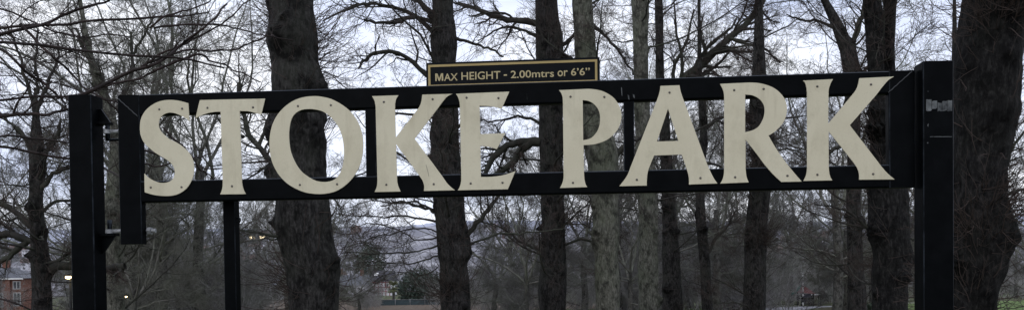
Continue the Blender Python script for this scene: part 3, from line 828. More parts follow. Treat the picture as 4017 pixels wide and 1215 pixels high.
# --- the near lime behind the O
tree("lime_tree", "thick burred lime trunk standing behind the letter O", 11.0,
     [(0,1070,1227),(60,1069,1232),(120,1062,1240),(158,1048,1243),(200,1056,1242),(230,1066,1241),(290,1068,1262),(335,1066,1274),(400,1068,1268),(467,1074,1281),(500,1076,1264),(570,1078,1284),(592,1080,1274),(678,1078,1276),(785,1088,1291),(840,1082,1298),(916,1092,1305),(971,1102,1317),(1026,1120,1331),(1074,1134,1329),(1215,1140,1321)],
     11, BARK, n_auto=2, n_shoot=380, z_auto=(2.0, 3.2), lmin=1.0, lmax=2.0, spec=(6, 5, 4, 0.1), top_extra=6, shoot_len=(0.25, 1.0), nb=24, up=(-0.1, 0.5))
# --- second lime (behind K and E)
tree("lime_tree", "lime trunk behind the first K and E with a collar of burrs", 17.5,
     [(0,1694,1774),(60,1696,1778),(145,1688,1791),(180,1690,1792),(240,1698,1786),(340,1700,1790),(453,1699,1799),(529,1684,1796),(565,1692,1798),(627,1694,1808),(775,1700,1818),(860,1712,1822),(930,1714,1842),(1000,1716,1854),(1035,1724,1832),(1100,1725,1842),(1215,1728,1846)],
     12, BARK,
     limbs=[([(1700,310),(1666,286),(1599,231),(1559,199),(1495,195),(1448,215),(1400,258,16.5)], 13, 5),
            ([(1700,90),(1640,60),(1560,90,17),(1490,95,16.5),(1420,70,16)], 12, 4),
            ([(1700,60),(1640,0),(1560,-60),(1480,-120)], 14, 6),
            ([(1700,130),(1620,40),(1500,10),(1426,2,16),(1271,64,15)], 11, 3),
            ([(1780,150),(1845,170),(1910,195),(1975,236)], 9, 4),
            ([(1826,932),(1874,876),(1953,790),(1984,760),(2050,690)], 14, 5),
            ([(1720,960),(1640,985),(1560,990),(1330,985)], 4.5, 2),
            ([(1720,1000),(1680,1020),(1620,1040),(1540,1042),(1420,1040)], 4, 2), ([(1715,870),(1640,850),(1540,845),(1400,850),(1310,838)], 5, 2), ([(1715,830),(1640,790),(1560,785),(1460,760)], 6, 2.5), ([(1712,800),(1640,772),(1540,765),(1440,780),(1350,815)], 4, 1.8), ([(1715,905),(1650,898),(1560,912),(1450,925),(1340,960)], 4, 1.8), ([(1718,1050),(1660,1085),(1580,1080),(1500,1100)], 3, 1.5), ([(1716,930),(1640,945),(1560,900),(1480,880),(1400,895)], 4, 1.8),
            ([(1840,960),(1960,920),(2080,935),(2200,920)], 6, 2.5),
            ([(1700,830),(1640,800),(1560,780),(1480,800)], 7, 3)],
     n_auto=12, n_shoot=420, z_auto=(2.4, 9.0), lmin=1.6, lmax=3.6, shoot_len=(0.3, 1.3))
# --- third lime (left of the P)
tree("lime_tree", "slim straight lime trunk just left of the letter P", 21.0,
     [(0,2100,2184),(100,2104,2196),(150,2106,2207),(230,2106,2207),(430,2112,2208),(600,2118,2208),(770,2122,2209),(850,2125,2213),(960,2122,2217),(1050,2120,2221),(1150,2110,2221),(1215,2117,2217)],
     13, BARK,
     limbs=[([(2104,92),(2036,84),(1957,76),(1877,48),(1778,16)], 17, 8),
            ([(2110,150),(2050,110),(1990,95),(1930,110),(1860,150)], 9, 3),
            ([(2115,560),(2089,555),(2027,555),(1981,571),(1945,602),(1915,640),(1912,690)], 22, 12),
            ([(2080,560),(2040,585),(2010,630),(1960,658),(1905,680),(1860,720)], 20, 9),
            ([(2115,480),(2040,450),(1960,470),(1880,470)], 8, 3),
            ([(2205,180),(2250,140),(2290,60),(2330,0)], 10, 5),
            ([(2210,960),(2290,930),(2350,960),(2420,900)], 7, 3),
            ([(2125,980),(2060,960),(1980,900),(1930,880)], 7, 3)],
     n_auto=14, n_shoot=380, z_auto=(0.5, 9.5), lmin=1.8, lmax=4.0)
# --- pale green trunk below the P
tree("lime_tree", "pale mossy leaning trunk seen under the letter P", 20.0,
     [(0,2243,2322),(200,2255,2336),(400,2275,2362),(520,2290,2400),(600,2300,2425),(700,2312,2425),(760,2319,2425),(900,2325,2430),(1000,2333,2425),(1100,2333,2430),(1215,2338,2430)],
     14, BARK_GREEN, limbs=[([(2400,640),(2440,590),(2480,560),(2530,540)], 16, 8), ([(2325,100),(2380,150),(2440,215),(2490,310)], 9, 5)],
     n_auto=9, n_shoot=160, z_auto=(2.5, 9.5))
tree("lime_tree", "grey green trunk standing under the left foot of the letter A", 26.0,
     [(0,2477,2546),(150,2485,2540),(300,2487,2543),(470,2490,2550),(620,2496,2565),(770,2504,2580),(850,2504,2581),(1000,2504,2580),(1215,2506,2582)],
     15, BARK_GREEN, n_auto=14, n_shoot=120, z_auto=(2.5, 12), nb=4, lmin=2, lmax=5)
tree("lime_tree", "dark trunk with a thick mossy limb rising over the letters A and R", 31.0,
     [(0,2568,2600),(200,2572,2602),(300,2572,2606),(420,2580,2620),(600,2590,2636),(770,2597,2645),(900,2601,2656),(1000,2597,2667),(1100,2601,2672),(1215,2597,2680)],
     16, BARK, limbs=[([(2610,440),(2640,340),(2680,303),(2750,258),(2815,185),(2890,125),(2955,65),(2995,-10)], 22, 14), ([(2860,150),(2920,170),(2990,190),(3060,240)], 9, 4), ([(2640,330),(2650,240),(2700,150),(2720,40)], 10, 4)],
     n_auto=14, n_shoot=200, z_auto=(2, 13), lmin=2, lmax=5)
tree("lime_tree", "slender dark trunk between the letters A and R", 30.0,
     [(0,2737,2748),(260,2735,2752),(407,2741,2769),(535,2746,2774),(640,2736,2766),(770,2730,2763),(870,2731,2767),(1000,2743,2783),(1100,2749,2791),(1215,2755,2795)],
     17, BARK, limbs=[([(2770,500),(2810,470),(2860,455),(2920,470)], 10, 4), ([(2775,1000),(2800,940),(2850,890),(2880,830)], 10, 4), ([(2770,640),(2820,650),(2880,690)], 7, 3)],
     n_auto=12, n_shoot=200, z_auto=(0, 12), lmin=2, lmax=4.5, nb=4)
tree("lime_tree", "broad trunk wrapped in dense twiggy growth behind the letter R", 27.0,
     [(0,2962,2990),(200,2956,2998),(400,2942,3012),(520,2945,3030),(620,2955,3040),(760,2940,3020),(900,2925,3005),(1215,2915,3000)],
     18, BARK, n_auto=18, n_shoot=1300, z_auto=(-1, 11), lmin=1.2, lmax=3.2, shoot_len=(0.4, 1.6))
tree("lime_tree", "forked trunk leaning outward behind the last K of the sign", 24.0,
     [(0,3219,3248),(100,3264,3308),(200,3296,3356),(270,3308,3372),(400,3318,3374),(600,3326,3372),(780,3322,3372),(900,3325,3378),(1215,3330,3400)],
     19, BARK, limbs=[([(3340,260),(3345,160),(3370,80),(3400,-20)], 16, 9), ([(3270,110),(3200,80),(3140,90),(3080,60)], 8, 3), ([(3360,300),(3420,250),(3460,240)], 8, 4), ([(3330,560),(3270,580),(3200,620),(3160,690)], 10, 4)],
     n_auto=14, n_shoot=160, z_auto=(1, 10), lmin=1.8, lmax=4)
tree("lime_tree", "dark twin stemmed lime between the last K and the thick slam post", 15.0,
     [(600,3430,3490),(740,3410,3552),(850,3412,3556),(950,3420,3560),(1000,3430,3575),(1080,3424,3560),(1215,3425,3552)],
     20, BARK_DARK, limbs=[([(3420,900),(3380,880),(3340,830),(3280,795),(3200,790)], 8, 3), ([(3540,930),(3580,960),(3610,980)], 6, 3)],
     extra_stems=[([(0,3387,3451),(100,3405,3467),(200,3413,3463),(270,3418,3467),(420,3420,3475),(600,3416,3480),(780,3412,3485)], 15.0),
                  ([(0,3467,3515),(100,3468,3510),(200,3467,3507),(270,3470,3508),(420,3472,3520),(600,3478,3540),(800,3478,3552)], 15.15)],
     n_auto=10, n_shoot=500, z_auto=(0.8, 7.5), lmin=1.2, lmax=3.0, top_extra=5, twig=TWIG)
tree("lime_tree", "massive dark burred trunk right beside the slam post", 9.5,
     [(0,3793,4030),(100,3781,4012),(200,3763,3996),(300,3753,3988),(400,3746,3980),(425,3744,3990),(500,3742,3962),(600,3738,3948),(700,3736,3936),(800,3736,3940),(870,3735,3955),(940,3735,3952),(1000,3735,3940),(1070,3734,3934),(1110,3736,3910),(1215,3738,3894)],
     21, BARK_DARK, n_auto=5, n_shoot=750, z_auto=(0.8, 3.4), lmin=0.8, lmax=1.6, spec=(6, 5, 4, 0.1), top_extra=6, nb=20, burr=0.10, az=(-0.6, 0.9), shoot_len=(0.2, 0.75))
tree("lime_tree", "thin young trunk rising just above the slam post", 20.0,
     [(0,3738,3750),(230,3735,3756),(600,3730,3760),(1215,3725,3765)], 22, BARK, n_auto=12, n_shoot=80, nb=0, z_auto=(3, 9), lmin=0.8, lmax=2.4)
# --- left side
tree("lime_tree", "spreading bare tree left of the hinge post with heavy low limbs", 17.0,
     [(430,131,152),(480,127,155),(600,118,176),(700,118,170),(770,118,166),(850,118,170),(900,122,174),(1000,126,189),(1050,126,201),(1100,130,193),(1215,130,201)],
     23, BARK, limbs=[([(130,890),(100,862),(63,829),(0,781),(-90,740)], 16, 11), ([(128,945),(63,916),(0,908),(-80,880)], 20, 14), ([(110,940),(40,1002),(0,1026),(-70,1080)], 15, 10),
            ([(160,745),(189,710),(229,675),(268,663),(330,640)], 13, 8), ([(180,1055),(229,1035),(290,1028),(400,1045),(470,1030)], 25, 16), ([(195,1035),(252,1010),(276,987),(330,930)], 12, 7),
            ([(141,480),(120,385),(80,285),(60,180),(20,90)], 11, 4), ([(142,460),(170,345),(215,245),(240,140)], 11, 4), ([(140,440),(148,335),(130,235),(155,110)], 9, 4), ([(150,650),(190,590),(230,540),(250,480)], 13, 6), ([(130,600),(90,520),(40,470),(-20,430)], 12, 5), ([(160,830),(230,790),(300,800),(380,780)], 9, 4)],
     n_auto=14, n_shoot=200, z_auto=(1.0, 5), lmin=1.5, lmax=4.0, tw=1.1, top_extra=0.5)
tree("lime_tree", "crooked bare tree filling the gap between the hinge post and the gate stile", 23.0,
     [(150,330,348),(240,352,372),(330,376,400),(400,402,430),(480,425,458),(560,434,470),(650,428,472),(770,415,474),(1000,418,482),(1215,418,487)],
     24, BARK_GREEN, limbs=[([(430,420),(400,300),(330,200),(300,120)], 12, 6), ([(455,430),(500,330),(520,230),(510,120)], 11, 6), ([(520,230),(560,160),(600,90)], 7, 4), ([(450,600),(560,540),(640,470),(700,400)], 9, 4), ([(470,850),(540,810),(600,830),(660,880)], 9, 4)],
     n_auto=18, n_shoot=300, z_auto=(0, 10), lmin=2, lmax=4.5, tw=1.1, twig=TWIG_GREY)
tree("lime_tree", "crooked far tree showing a bent limb between the letters T and O", 26.0,
     [(430,1140,1180),(700,1140,1190),(1215,1140,1200)], 25, BARK, limbs=[([(1140,760),(1060,640),(1037,605),(1012,570),(985,550),(957,536),(968,503),(958,457),(930,400),(935,330)], 15, 10), ([(1012,570),(1040,520),(1060,440),(1100,380)], 10, 5), ([(957,536),(900,520),(850,470)], 9, 4)],
     n_auto=8, n_shoot=20, z_auto=(5, 9), lmin=2, lmax=4.5, twig=TWIG_GREY)

# --- lime outside the frame whose long boughs reach across the top left
def near_branches():
    K_ = 1.257
    c0 = lambda L: [(x / K_, y / K_) for x, y in L]
    c6 = lambda L: [(650 + x / 1.256, y / 1.256) for x, y in L]
    B = [
     (c0([(0,135),(60,122),(140,120),(220,122),(300,132),(390,124),(440,108),(560,108),(700,98),(880,78),(1000,60)]), 9, 4),
     (c0([(0,172),(60,158),(150,125),(220,100),(300,75),(380,40),(440,18),(510,-10),(600,-30)]), 10, 5),
     (c0([(0,185),(80,190),(180,205),(280,222),(400,240),(520,250),(640,252),(750,255),(880,262),(1000,285),(1120,330)]), 10, 4),
     (c0([(0,190),(40,215),(100,280),(170,350),(230,400),(300,450),(360,500)]), 9, 5),
     (c0([(100,118),(140,145),(200,200),(270,265),(340,330),(400,375),(460,420),(530,470),(600,520)]), 7, 4),
     (c0([(0,470),(100,465),(200,458),(330,460),(440,465),(560,475),(700,560)]), 8, 4),
     (c0([(330,490),(440,460),(500,420),(560,385),(640,360),(720,330),(800,290),(880,235),(960,180),(1050,110),(1120,30)]), 9, 4),
     (c0([(460,440),(560,415),(640,410),(720,385),(800,345),(880,310),(960,290)]), 7, 3),
     (c0([(0,545),(60,550),(130,545),(200,540),(260,522),(330,510),(420,470)]), 11, 6),
     (c0([(0,25),(100,70),(200,135),(300,160),(400,180),(480,170),(560,150),(640,170)]), 6, 3),
     (c0([(0,645),(100,655),(200,675),(330,690),(460,730)]), 8, 4),
     (c0([(0,710),(100,740),(200,765),(330,772),(470,800),(600,860)]), 8, 4),
     ([(0,1171),(51,1181),(92,1195),(136,1216),(200,1250)], 6, 4),
     (c6([(-60,140),(0,125),(130,125),(280,130),(400,160),(500,180),(640,210)]), 5, 2.5),
     (c6([(-60,350),(0,330),(100,290),(180,280),(240,310),(320,355),(400,395),(480,430)]), 6, 3),
     (c6([(-80,310),(0,275),(80,240),(200,250),(330,240),(450,185),(530,170)]), 6, 3),
     (c6([(-120,330),(0,265),(100,220),(210,160),(330,80),(420,0),(480,-40)]), 6, 3),
     (c6([(-80,140),(0,85),(80,70),(150,50),(300,-20)]), 5, 3),
     ([(561,590),(640,610),(720,640),(800,655),(880,655)], 6, 3), ([(640,500),(720,575),(780,640),(840,690)], 5, 3), ([(561,640),(640,660),(720,640),(830,610)], 5, 3),
    ]
    d0, rg = 7.2, np.random.default_rng(99)
    cr = Crown(); tx, ty = W(-520, 500, d0)[0], d0
    for L, ra, rb in B:
        off = rg.uniform(-1.2, 0.6); n = len(L)
        pts = [W(p[0], p[1], d0 + off + 0.9 * i / n * rg.uniform(-0.4, 1)) for i, p in enumerate(L)]
        if L[0][0] <= 5:
            ys_ = L[0][1]
            pts = [np.array([tx, ty, W(-520, ys_ + (500 - ys_) * 0.25 + 60, d0)[2]]), W(-250, ys_ + (500 - ys_) * 0.12 + 20, d0 + off * 0.5)] + pts
        m = 22
        P = resample(pts, m)[None]; R = (np.linspace(ra, rb, m + 1) * 0.76 * d0 / F_PX)[None] * rg.uniform(0.9, 1.1, m + 1)[None]
        P[:, 1:] += np.cumsum(rg.normal(0, 0.007, P[:, 1:].shape), axis=1)
        Ls = np.linalg.norm(np.diff(P[0], axis=0), axis=1).sum()
        cr.add(P, R, 8, 0)
        P2, R2 = children(P, R, int(2.6 * Ls) + 3, 0.2, 0.6, 0.24, 0.5, 8, 0.15, 0.05, rg, 0.35, minr=0.0026)
        cr.add(P2, R2, 5, 1)
        P3, R3 = children(P2, R2, 5, 0.12, 0.65, 0.45, 0.55, 5, 0.18, 0.05, rg, 0.18, minr=0.0019)
        cr.add(P3, R3, 3, 1)
        P4, R4 = children(P3, R3, 2, 0.2, 0.65, 0.45, 0.6, 3, 0.13, 0.0, rg, 0.08, minr=0.0014)
        cr.add(P4, R4, 3, 1)
    base = np.array([tx, ty, float(gz(tx, ty))])
    root = thing("lime_tree", "near tree reaching dark reddish boughs across the sky at the upper left", "tree", base)
    z = np.array([base[2] - 0.2, 1.0, 3, 5, 8]); x = np.full(5, tx); r = np.array([0.4, 0.28, 0.24, 0.2, 0.08])
    V, Q = trunk_mesh(z, x, ty, r, 31, 6)
    meshobj("trunk", quad_mesh("trunk", V - base, Q), BARK_DARK, root)
    meshobj("crown", cr.mesh("crown", base), [TWIG_RED, TWIG_RED], root)
near_branches()

# --- background trees: four kinds, each copied with its trunk and crown
def proto_tree(seed, H, r0, fork, n_lead, spread, ks, tw=1.5):
    """spreading bare tree: short trunk, several ascending leaders that fork again and again"""
    rg = np.random.default_rng(seed)
    zf = H * fork
    z = np.linspace(-0.3, zf * 1.25, 10); x = np.cumsum(rg.normal(0, 0.06, 10)); r = r0 * np.linspace(1.2, 0.7, 10); r[-1] *= 0.5
    V, Q = trunk_mesh(z, x, 0.0, r, seed, 5, sides=16, dz=0.2)
    cr = Crown()
    h = rg.uniform(zf * 0.8, zf * 1.2, n_lead); S = np.stack([np.interp(h, z, x), np.zeros(n_lead), h], 1)
    az = np.arange(n_lead) * 6.283 / n_lead + rg.uniform(-0.4, 0.4, n_lead); el = rg.uniform(spread[0], spread[1], n_lead)
    D = np.stack([np.cos(az) * np.cos(el), np.sin(az) * np.cos(el), np.sin(el)], 1)
    P = march(S, D, rg.uniform(0.75, 1.1, n_lead) * (H - zf), 14, 0.15, 0.7, rg)
    R = r0 * rg.uniform(0.3, 0.5, n_lead)[:, None] * np.linspace(1, 0.12, 15)[None]
    # a few low limbs from the trunk too
    nl = 6; h = rg.uniform(zf * 0.35, zf, nl); a_ = rg.uniform(0, 6.28, nl); e_ = rg.uniform(-0.1, 0.6, nl)
    S2 = np.stack([np.interp(h, z, x), np.zeros(nl), h], 1); D2 = np.stack([np.cos(a_) * np.cos(e_), np.sin(a_) * np.cos(e_), np.sin(e_)], 1)
    Pl = march(S2, D2, rg.uniform(0.2, 0.38, nl) * H, 14, 0.17, 0.1, rg); Rl = r0 * 0.26 * np.ones(nl)[:, None] * np.linspace(1, 0.2, 15)[None]
    P = np.concatenate([P, Pl]); R = np.concatenate([R, Rl])
    cr.add(P, R, 7, 0)
    P1, R1 = children(P, R, ks[0], 0.12, 0.72, 0.46, 0.55, 9, 0.2, 0.35, rg, 0.8, minr=0.012); cr.add(P1, R1, 5, 0)
    P2, R2 = children(P1, R1, ks[1], 0.15, 0.75, 0.46, 0.55, 6, 0.22, 0.25, rg, 0.4, minr=0.007); cr.add(P2, R2, 4, 0)
    P3, R3 = children(P2, R2, ks[2], 0.15, 0.75, 0.5, 0.55, 4, 0.22, 0.2, rg, 0.25, minr=0.0034 * tw); cr.add(P3, R3, 3, 1)
    P4, R4 = children(P3, R3, ks[3], 0.2, 0.75, 0.5, 0.6, 3, 0.2, 0.1, rg, 0.15, minr=0.0024 * tw); cr.add(P4, R4, 3, 1)
    return quad_mesh("trunk", V, Q), cr.mesh("crown")
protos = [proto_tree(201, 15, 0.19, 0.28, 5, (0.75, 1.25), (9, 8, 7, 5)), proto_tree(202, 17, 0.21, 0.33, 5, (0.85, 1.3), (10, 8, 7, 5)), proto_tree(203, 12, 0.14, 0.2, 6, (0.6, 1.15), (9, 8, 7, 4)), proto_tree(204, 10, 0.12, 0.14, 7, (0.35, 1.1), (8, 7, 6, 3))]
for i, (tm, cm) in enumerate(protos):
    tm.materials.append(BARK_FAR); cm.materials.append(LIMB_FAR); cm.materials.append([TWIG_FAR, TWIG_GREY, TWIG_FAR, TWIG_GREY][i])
def bg_tree(px, d, kind, rz, sc, label, group="bare trees in the park beyond the barrier"):
    x = W(px, 900, d)[0]
    root = thing("bare_tree", label, "tree", (x, d, float(gz(x, d))), rz, group)
    for nm, me in zip(("trunk", "crown"), protos[kind]):
        meshobj(nm, me, None, root)
    root.scale = (sc, sc, sc)
BGL = "one of many slender bare trees in the grey tangle well beyond the barrier"
rr_ = random.Random(5)
spots = [(540, 30, 3), (505, 36, 1), (628, 33, 1), (675, 38, 3), (780, 34, 1), (855, 40, 3), (310, 52, 2), (720, 55, 0), (1930, 46, 2), (2000, 60, 0), (2060, 38, 2), (2180, 55, 1), (2290, 42, 0), (2420, 48, 1), (2470, 36, 2), (2560, 55, 0), (2650, 46, 1), (2700, 62, 2), (2810, 40, 0), (2850, 52, 3), (3240, 88, 0), (3285, 34, 1), (3250, 95, 3), (3320, 50, 0), (3450, 52, 1), (3530, 44, 2), (3590, 84, 0), (3680, 40, 0), (3985, 95, 1), (4040, 60, 0), (4120, 40, 2), (-150, 50, 0), (3290, 62, 2), (1250, 70, 1), (900, 80, 2), (1010, 90, 1), (1120, 75, 0), (3120, 110, 1), (3060, 120, 0), (2880, 60, 1), (3420, 64, 1), (3060, 140, 0), (1395, 66, 3), (1030, 70, 3), (1250, 58, 3), (2520, 75, 0), (2780, 70, 1), (2960, 66, 0), (3100, 82, 1), (3350, 80, 0), (3650, 70, 0), (760, 80, 1), (330, 85, 0)]
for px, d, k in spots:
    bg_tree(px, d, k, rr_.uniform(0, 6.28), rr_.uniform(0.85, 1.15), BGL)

# --- undergrowth: one mass of bare shrubs nobody could count
def shrub_arrays(seed, H, n, spec, tw=2.0):
    rg = np.random.default_rng(seed); cr = Crown()
    S = np.stack([rg.normal(0, H * 0.16, n), rg.normal(0, H * 0.16, n), np.full(n, -0.1)], 1)
    D = np.stack([rg.normal(0, 0.45, n), rg.normal(0, 0.45, n), np.ones(n)], 1)
    P = march(S, D, rg.uniform(0.5, 1.0, n) * H, 8, 0.12, 0.15, rg)
    R = np.maximum(rg.uniform(0.012, 0.03, n)[:, None] * np.linspace(1, 0.25, 9)[None], 0.005)
    cr.add(P, R, 3, 0)
    P2, R2 = children(P, R, spec[0], 0.1, 0.7, 0.5, 0.6, 5, 0.15, 0.15, rg, 0.3, minr=0.004 * tw); cr.add(P2, R2, 3, 0)
    P3, R3 = children(P2, R2, spec[1], 0.1, 0.7, 0.5, 0.6, 4, 0.15, 0.1, rg, 0.2, minr=0.0028 * tw); cr.add(P3, R3, 3, 1)
    P4, R4 = children(P3, R3, spec[2], 0.1, 0.7, 0.5, 0.6, 2, 0.15, 0.1, rg, 0.15, minr=0.002 * tw); cr.add(P4, R4, 3, 1)
    return np.concatenate(cr.V), np.concatenate(cr.Q), np.concatenate(cr.M)
def mass(name, protos_, places, mats, kind_label=None):
    Vs, Qs, Ms, off = [], [], [], 0
    for (x, y, s, a, k) in places:
        V, Q, M = protos_[k]
        c, sn = math.cos(a), math.sin(a)
        v = V @ np.array([[c, sn, 0], [-sn, c, 0], [0, 0, 1.0]]) * s + np.array([x, y, float(gz(x, y))])
        Vs.append(v); Qs.append(Q + off); Ms.append(M); off += len(v)
    o = meshobj(name, quad_mesh(name, np.concatenate(Vs), np.concatenate(Qs), np.concatenate(Ms)), mats)
    tag(o, kind="stuff", label=kind_label)
    return o
shp = [shrub_arrays(301, 4.0, 14, (8, 6, 3)), shrub_arrays(302, 5.0, 12, (8, 6, 3)), shrub_arrays(303, 3.2, 16, (7, 6, 3))]
pl = []
r3 = random.Random(8)
def scatter(pa, pb, da, db, n, sa, sb):
    for _ in range(n):
        px, d = r3.uniform(pa, pb), r3.uniform(da, db)
        pl.append((W(px, 1000, d)[0], d, r3.uniform(sa, sb), r3.uniform(0, 6.28), r3.randrange(3)))
scatter(430, 930, 36, 60, 24, 0.9, 1.5)
scatter(960, 1110, 70, 95, 6, 0.6, 0.85)
scatter(1330, 1480, 75, 100, 9, 0.55, 0.85)
scatter(1710, 1790, 66, 85, 4, 0.7, 0.9)
scatter(1780, 2500, 48, 72, 26, 0.8, 1.15)
scatter(2400, 3020, 45, 75, 34, 0.9, 1.7)
scatter(3020, 3260, 86, 120, 16, 1.0, 1.8)
scatter(3240, 3500, 80, 105, 18, 1.0, 1.9)
scatter(3850, 4200, 84, 115, 12, 0.9, 1.5)
scatter(-100, 400, 70, 95, 8, 0.7, 1.0)
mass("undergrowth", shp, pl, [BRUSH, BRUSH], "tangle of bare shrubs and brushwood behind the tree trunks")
# --- distant woods
wpl = []
wood_p = [shrub_arrays(311, 9.0, 9, (8, 5, 2), 6.0), shrub_arrays(312, 11.0, 8, (8, 5, 2), 6.0)]
for _ in range(110):
    d = r3.uniform(120, 300); px = r3.uniform(-300, 4300)
    if 850 < px < 1700 and d < 250: continue
    wpl.append((W(px, 1000, d)[0], d, r3.uniform(0.7, 1.25) * (1 + 0.5 * (px > 2300)), r3.uniform(0, 6.28), r3.randrange(2)))
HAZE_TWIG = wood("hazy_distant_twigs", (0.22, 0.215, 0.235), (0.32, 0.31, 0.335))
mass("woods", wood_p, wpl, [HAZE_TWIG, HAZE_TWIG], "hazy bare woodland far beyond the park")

# ------------------------------------------------------------------ the park floor
def sheet(name, loop_px, mat, lift, step=1.5):
    """ground-hugging sheet inside a polygon given by its corners on the ground"""
    P = np.array([gpt(*p)[:2] for p in loop_px])
    return sheet_xy(name, P, mat, lift, step)
def sheet_xy(name, P, mat, lift, step=1.5):
    lo, hi = P.min(0), P.max(0)
    xs_ = np.arange(lo[0], hi[0] + step, step); ys_ = np.arange(lo[1], hi[1] + step, step)
    V_, Q_ = grid(xs_, ys_, lambda x, y: gz(x, y) + lift)
    c = V_[Q_].mean(1)
    ins = np.zeros(len(c), bool); n = len(P); j = n - 1
    for i in range(n):
        xi, yi, xj, yj = *P[i], *P[j]
        cond = (yi > c[:, 1]) != (yj > c[:, 1])
        ins ^= cond & (c[:, 0] < (xj - xi) * (c[:, 1] - yi) / (yj - yi + 1e-9) + xi); j = i
    Q_ = Q_[ins]
    return meshobj(name, quad_mesh(name, V_, Q_), mat)
FIELD = simple("mown_field_grass", (0.09, 0.14, 0.042), (0.14, 0.195, 0.07), 2.5, 0.95, 0.1)
EARTH = simple("leaf_strewn_earth", (0.07, 0.054, 0.042), (0.145, 0.11, 0.083), 3.5, 0.95, 0.1)
ASPH = simple("pale_wet_path", (0.22, 0.22, 0.25), (0.3, 0.3, 0.34), 2.0, 0.55, 0.4)
fx = np.array([(W(3480, 1200, 74)[0], 74), (W(3480, 1200, 60)[0], 58), (W(3600, 1200, 40)[0], 40), (W(4700, 1200, 40)[0], 40), (W(4700, 1200, 74)[0], 74)])
tag(sheet_xy("field", fx, FIELD, 0.008), kind="structure")
ex = np.array([(W(700, 1200, 66)[0], 66), (W(2620, 1200, 62)[0], 62), (W(2560, 1200, 96)[0], 96), (W(2100, 1200, 110)[0], 110), (W(1800, 1200, 150)[0], 150), (W(1300, 1200, 160)[0], 160), (W(760, 1200, 150)[0], 150)])
tag(sheet_xy("bare_earth", ex, EARTH, 0.004), kind="structure")
px_ = np.array([(W(2700, 1200, 40)[0], 40), (W(2950, 1200, 40)[0], 40), (W(3215, 1200, 60)[0], 60), (W(3330, 1200, 68)[0], 68), (W(3330, 1200, 71)[0], 71), (W(3190, 1200, 67)[0], 67), (W(2990, 1200, 60)[0], 60)])
tag(sheet_xy("path", px_, ASPH, 0.012, 0.6), kind="structure")

# ------------------------------------------------------------------ houses and small things in the distance
BRICK = simple("red_brick", (0.12, 0.06, 0.046), (0.19, 0.095, 0.073), 3.0, 0.9, 0.2)
SLATE = simple("grey_slate", (0.07, 0.075, 0.09), (0.13, 0.135, 0.155), 5.0, 0.7, 0.3)
SLATE_D = simple("dark_slate", (0.035, 0.035, 0.045), (0.06, 0.06, 0.07), 5.0, 0.7, 0.3)
WHITE = simple("white_render", (0.62, 0.62, 0.64), (0.74, 0.74, 0.75), 3.0, 0.8, 0.2)
TRIM = simple("white_trim", (0.7, 0.7, 0.7), (0.78, 0.78, 0.78), 3.0, 0.6, 0.3)
FRAME = simple("dull_window_frame", (0.3, 0.3, 0.31), (0.42, 0.42, 0.43), 2.0, 0.7, 0.3)
REDT = simple("red_tile", (0.2, 0.07, 0.05), (0.28, 0.1, 0.075), 5.0, 0.9, 0.2)
GREEN = simple("green_door_paint", (0.05, 0.16, 0.07), (0.08, 0.22, 0.1), 3.0, 0.6, 0.3)
GLASS = simple("dark_window_glass", (0.03, 0.035, 0.045), (0.06, 0.065, 0.08), 1.0, 0.12, 0.5)
PINK = simple("maroon_timber", (0.2, 0.03, 0.045), (0.28, 0.045, 0.06), 3.0, 0.7, 0.3)
WARM = simple("lit_window", (0.6, 0.5, 0.3), None, 1.0, 0.5, 0.2, emit=((1.0, 0.8, 0.5), 5.0))
LAMP = simple("lit_lamp_glass", (0.9, 0.8, 0.5), None, 1.0, 0.5, 0.2, emit=((1.0, 0.72, 0.34), 14.0))
IRON = simple("dark_iron", (0.012, 0.013, 0.014), (0.025, 0.026, 0.028), 8.0, 0.6, 0.2)

def roof_mesh(w, d, z0, z1, hip, over=0.3):
    a, b = w / 2 + over, d / 2 + over
    r = max(a - b * 0.9, 0.1) if hip else a
    mb = MB()
    v = [(-a, -b, z0), (a, -b, z0), (a, b, z0), (-a, b, z0), (-r, 0, z1), (r, 0, z1)]
    mb.add(v, [(0, 1, 5, 4), (2, 3, 4, 5), (1, 2, 5), (3, 0, 4), (3, 2, 1, 0)])
    return mb
def window(parent, x, z, w, h, y, glass=GLASS):
    mb = MB(); t = 0.09
    mb.box(x - w / 2, x + w / 2, y - 0.06, y - 0.005, z, z + t); mb.box(x - w / 2, x + w / 2, y - 0.06, y - 0.005, z + h - t, z + h)
    for xx in (x - w / 2, x - t / 2, x + w / 2 - t): mb.box(xx, xx + t, y - 0.06, y - 0.005, z + t, z + h - t)
    f = mb.build("window", FRAME, parent)
    g = MB(); g.box(x - w / 2 + t, x + w / 2 - t, y - 0.03, y - 0.02, z + t, z + h - t); g.build("pane", glass, f)
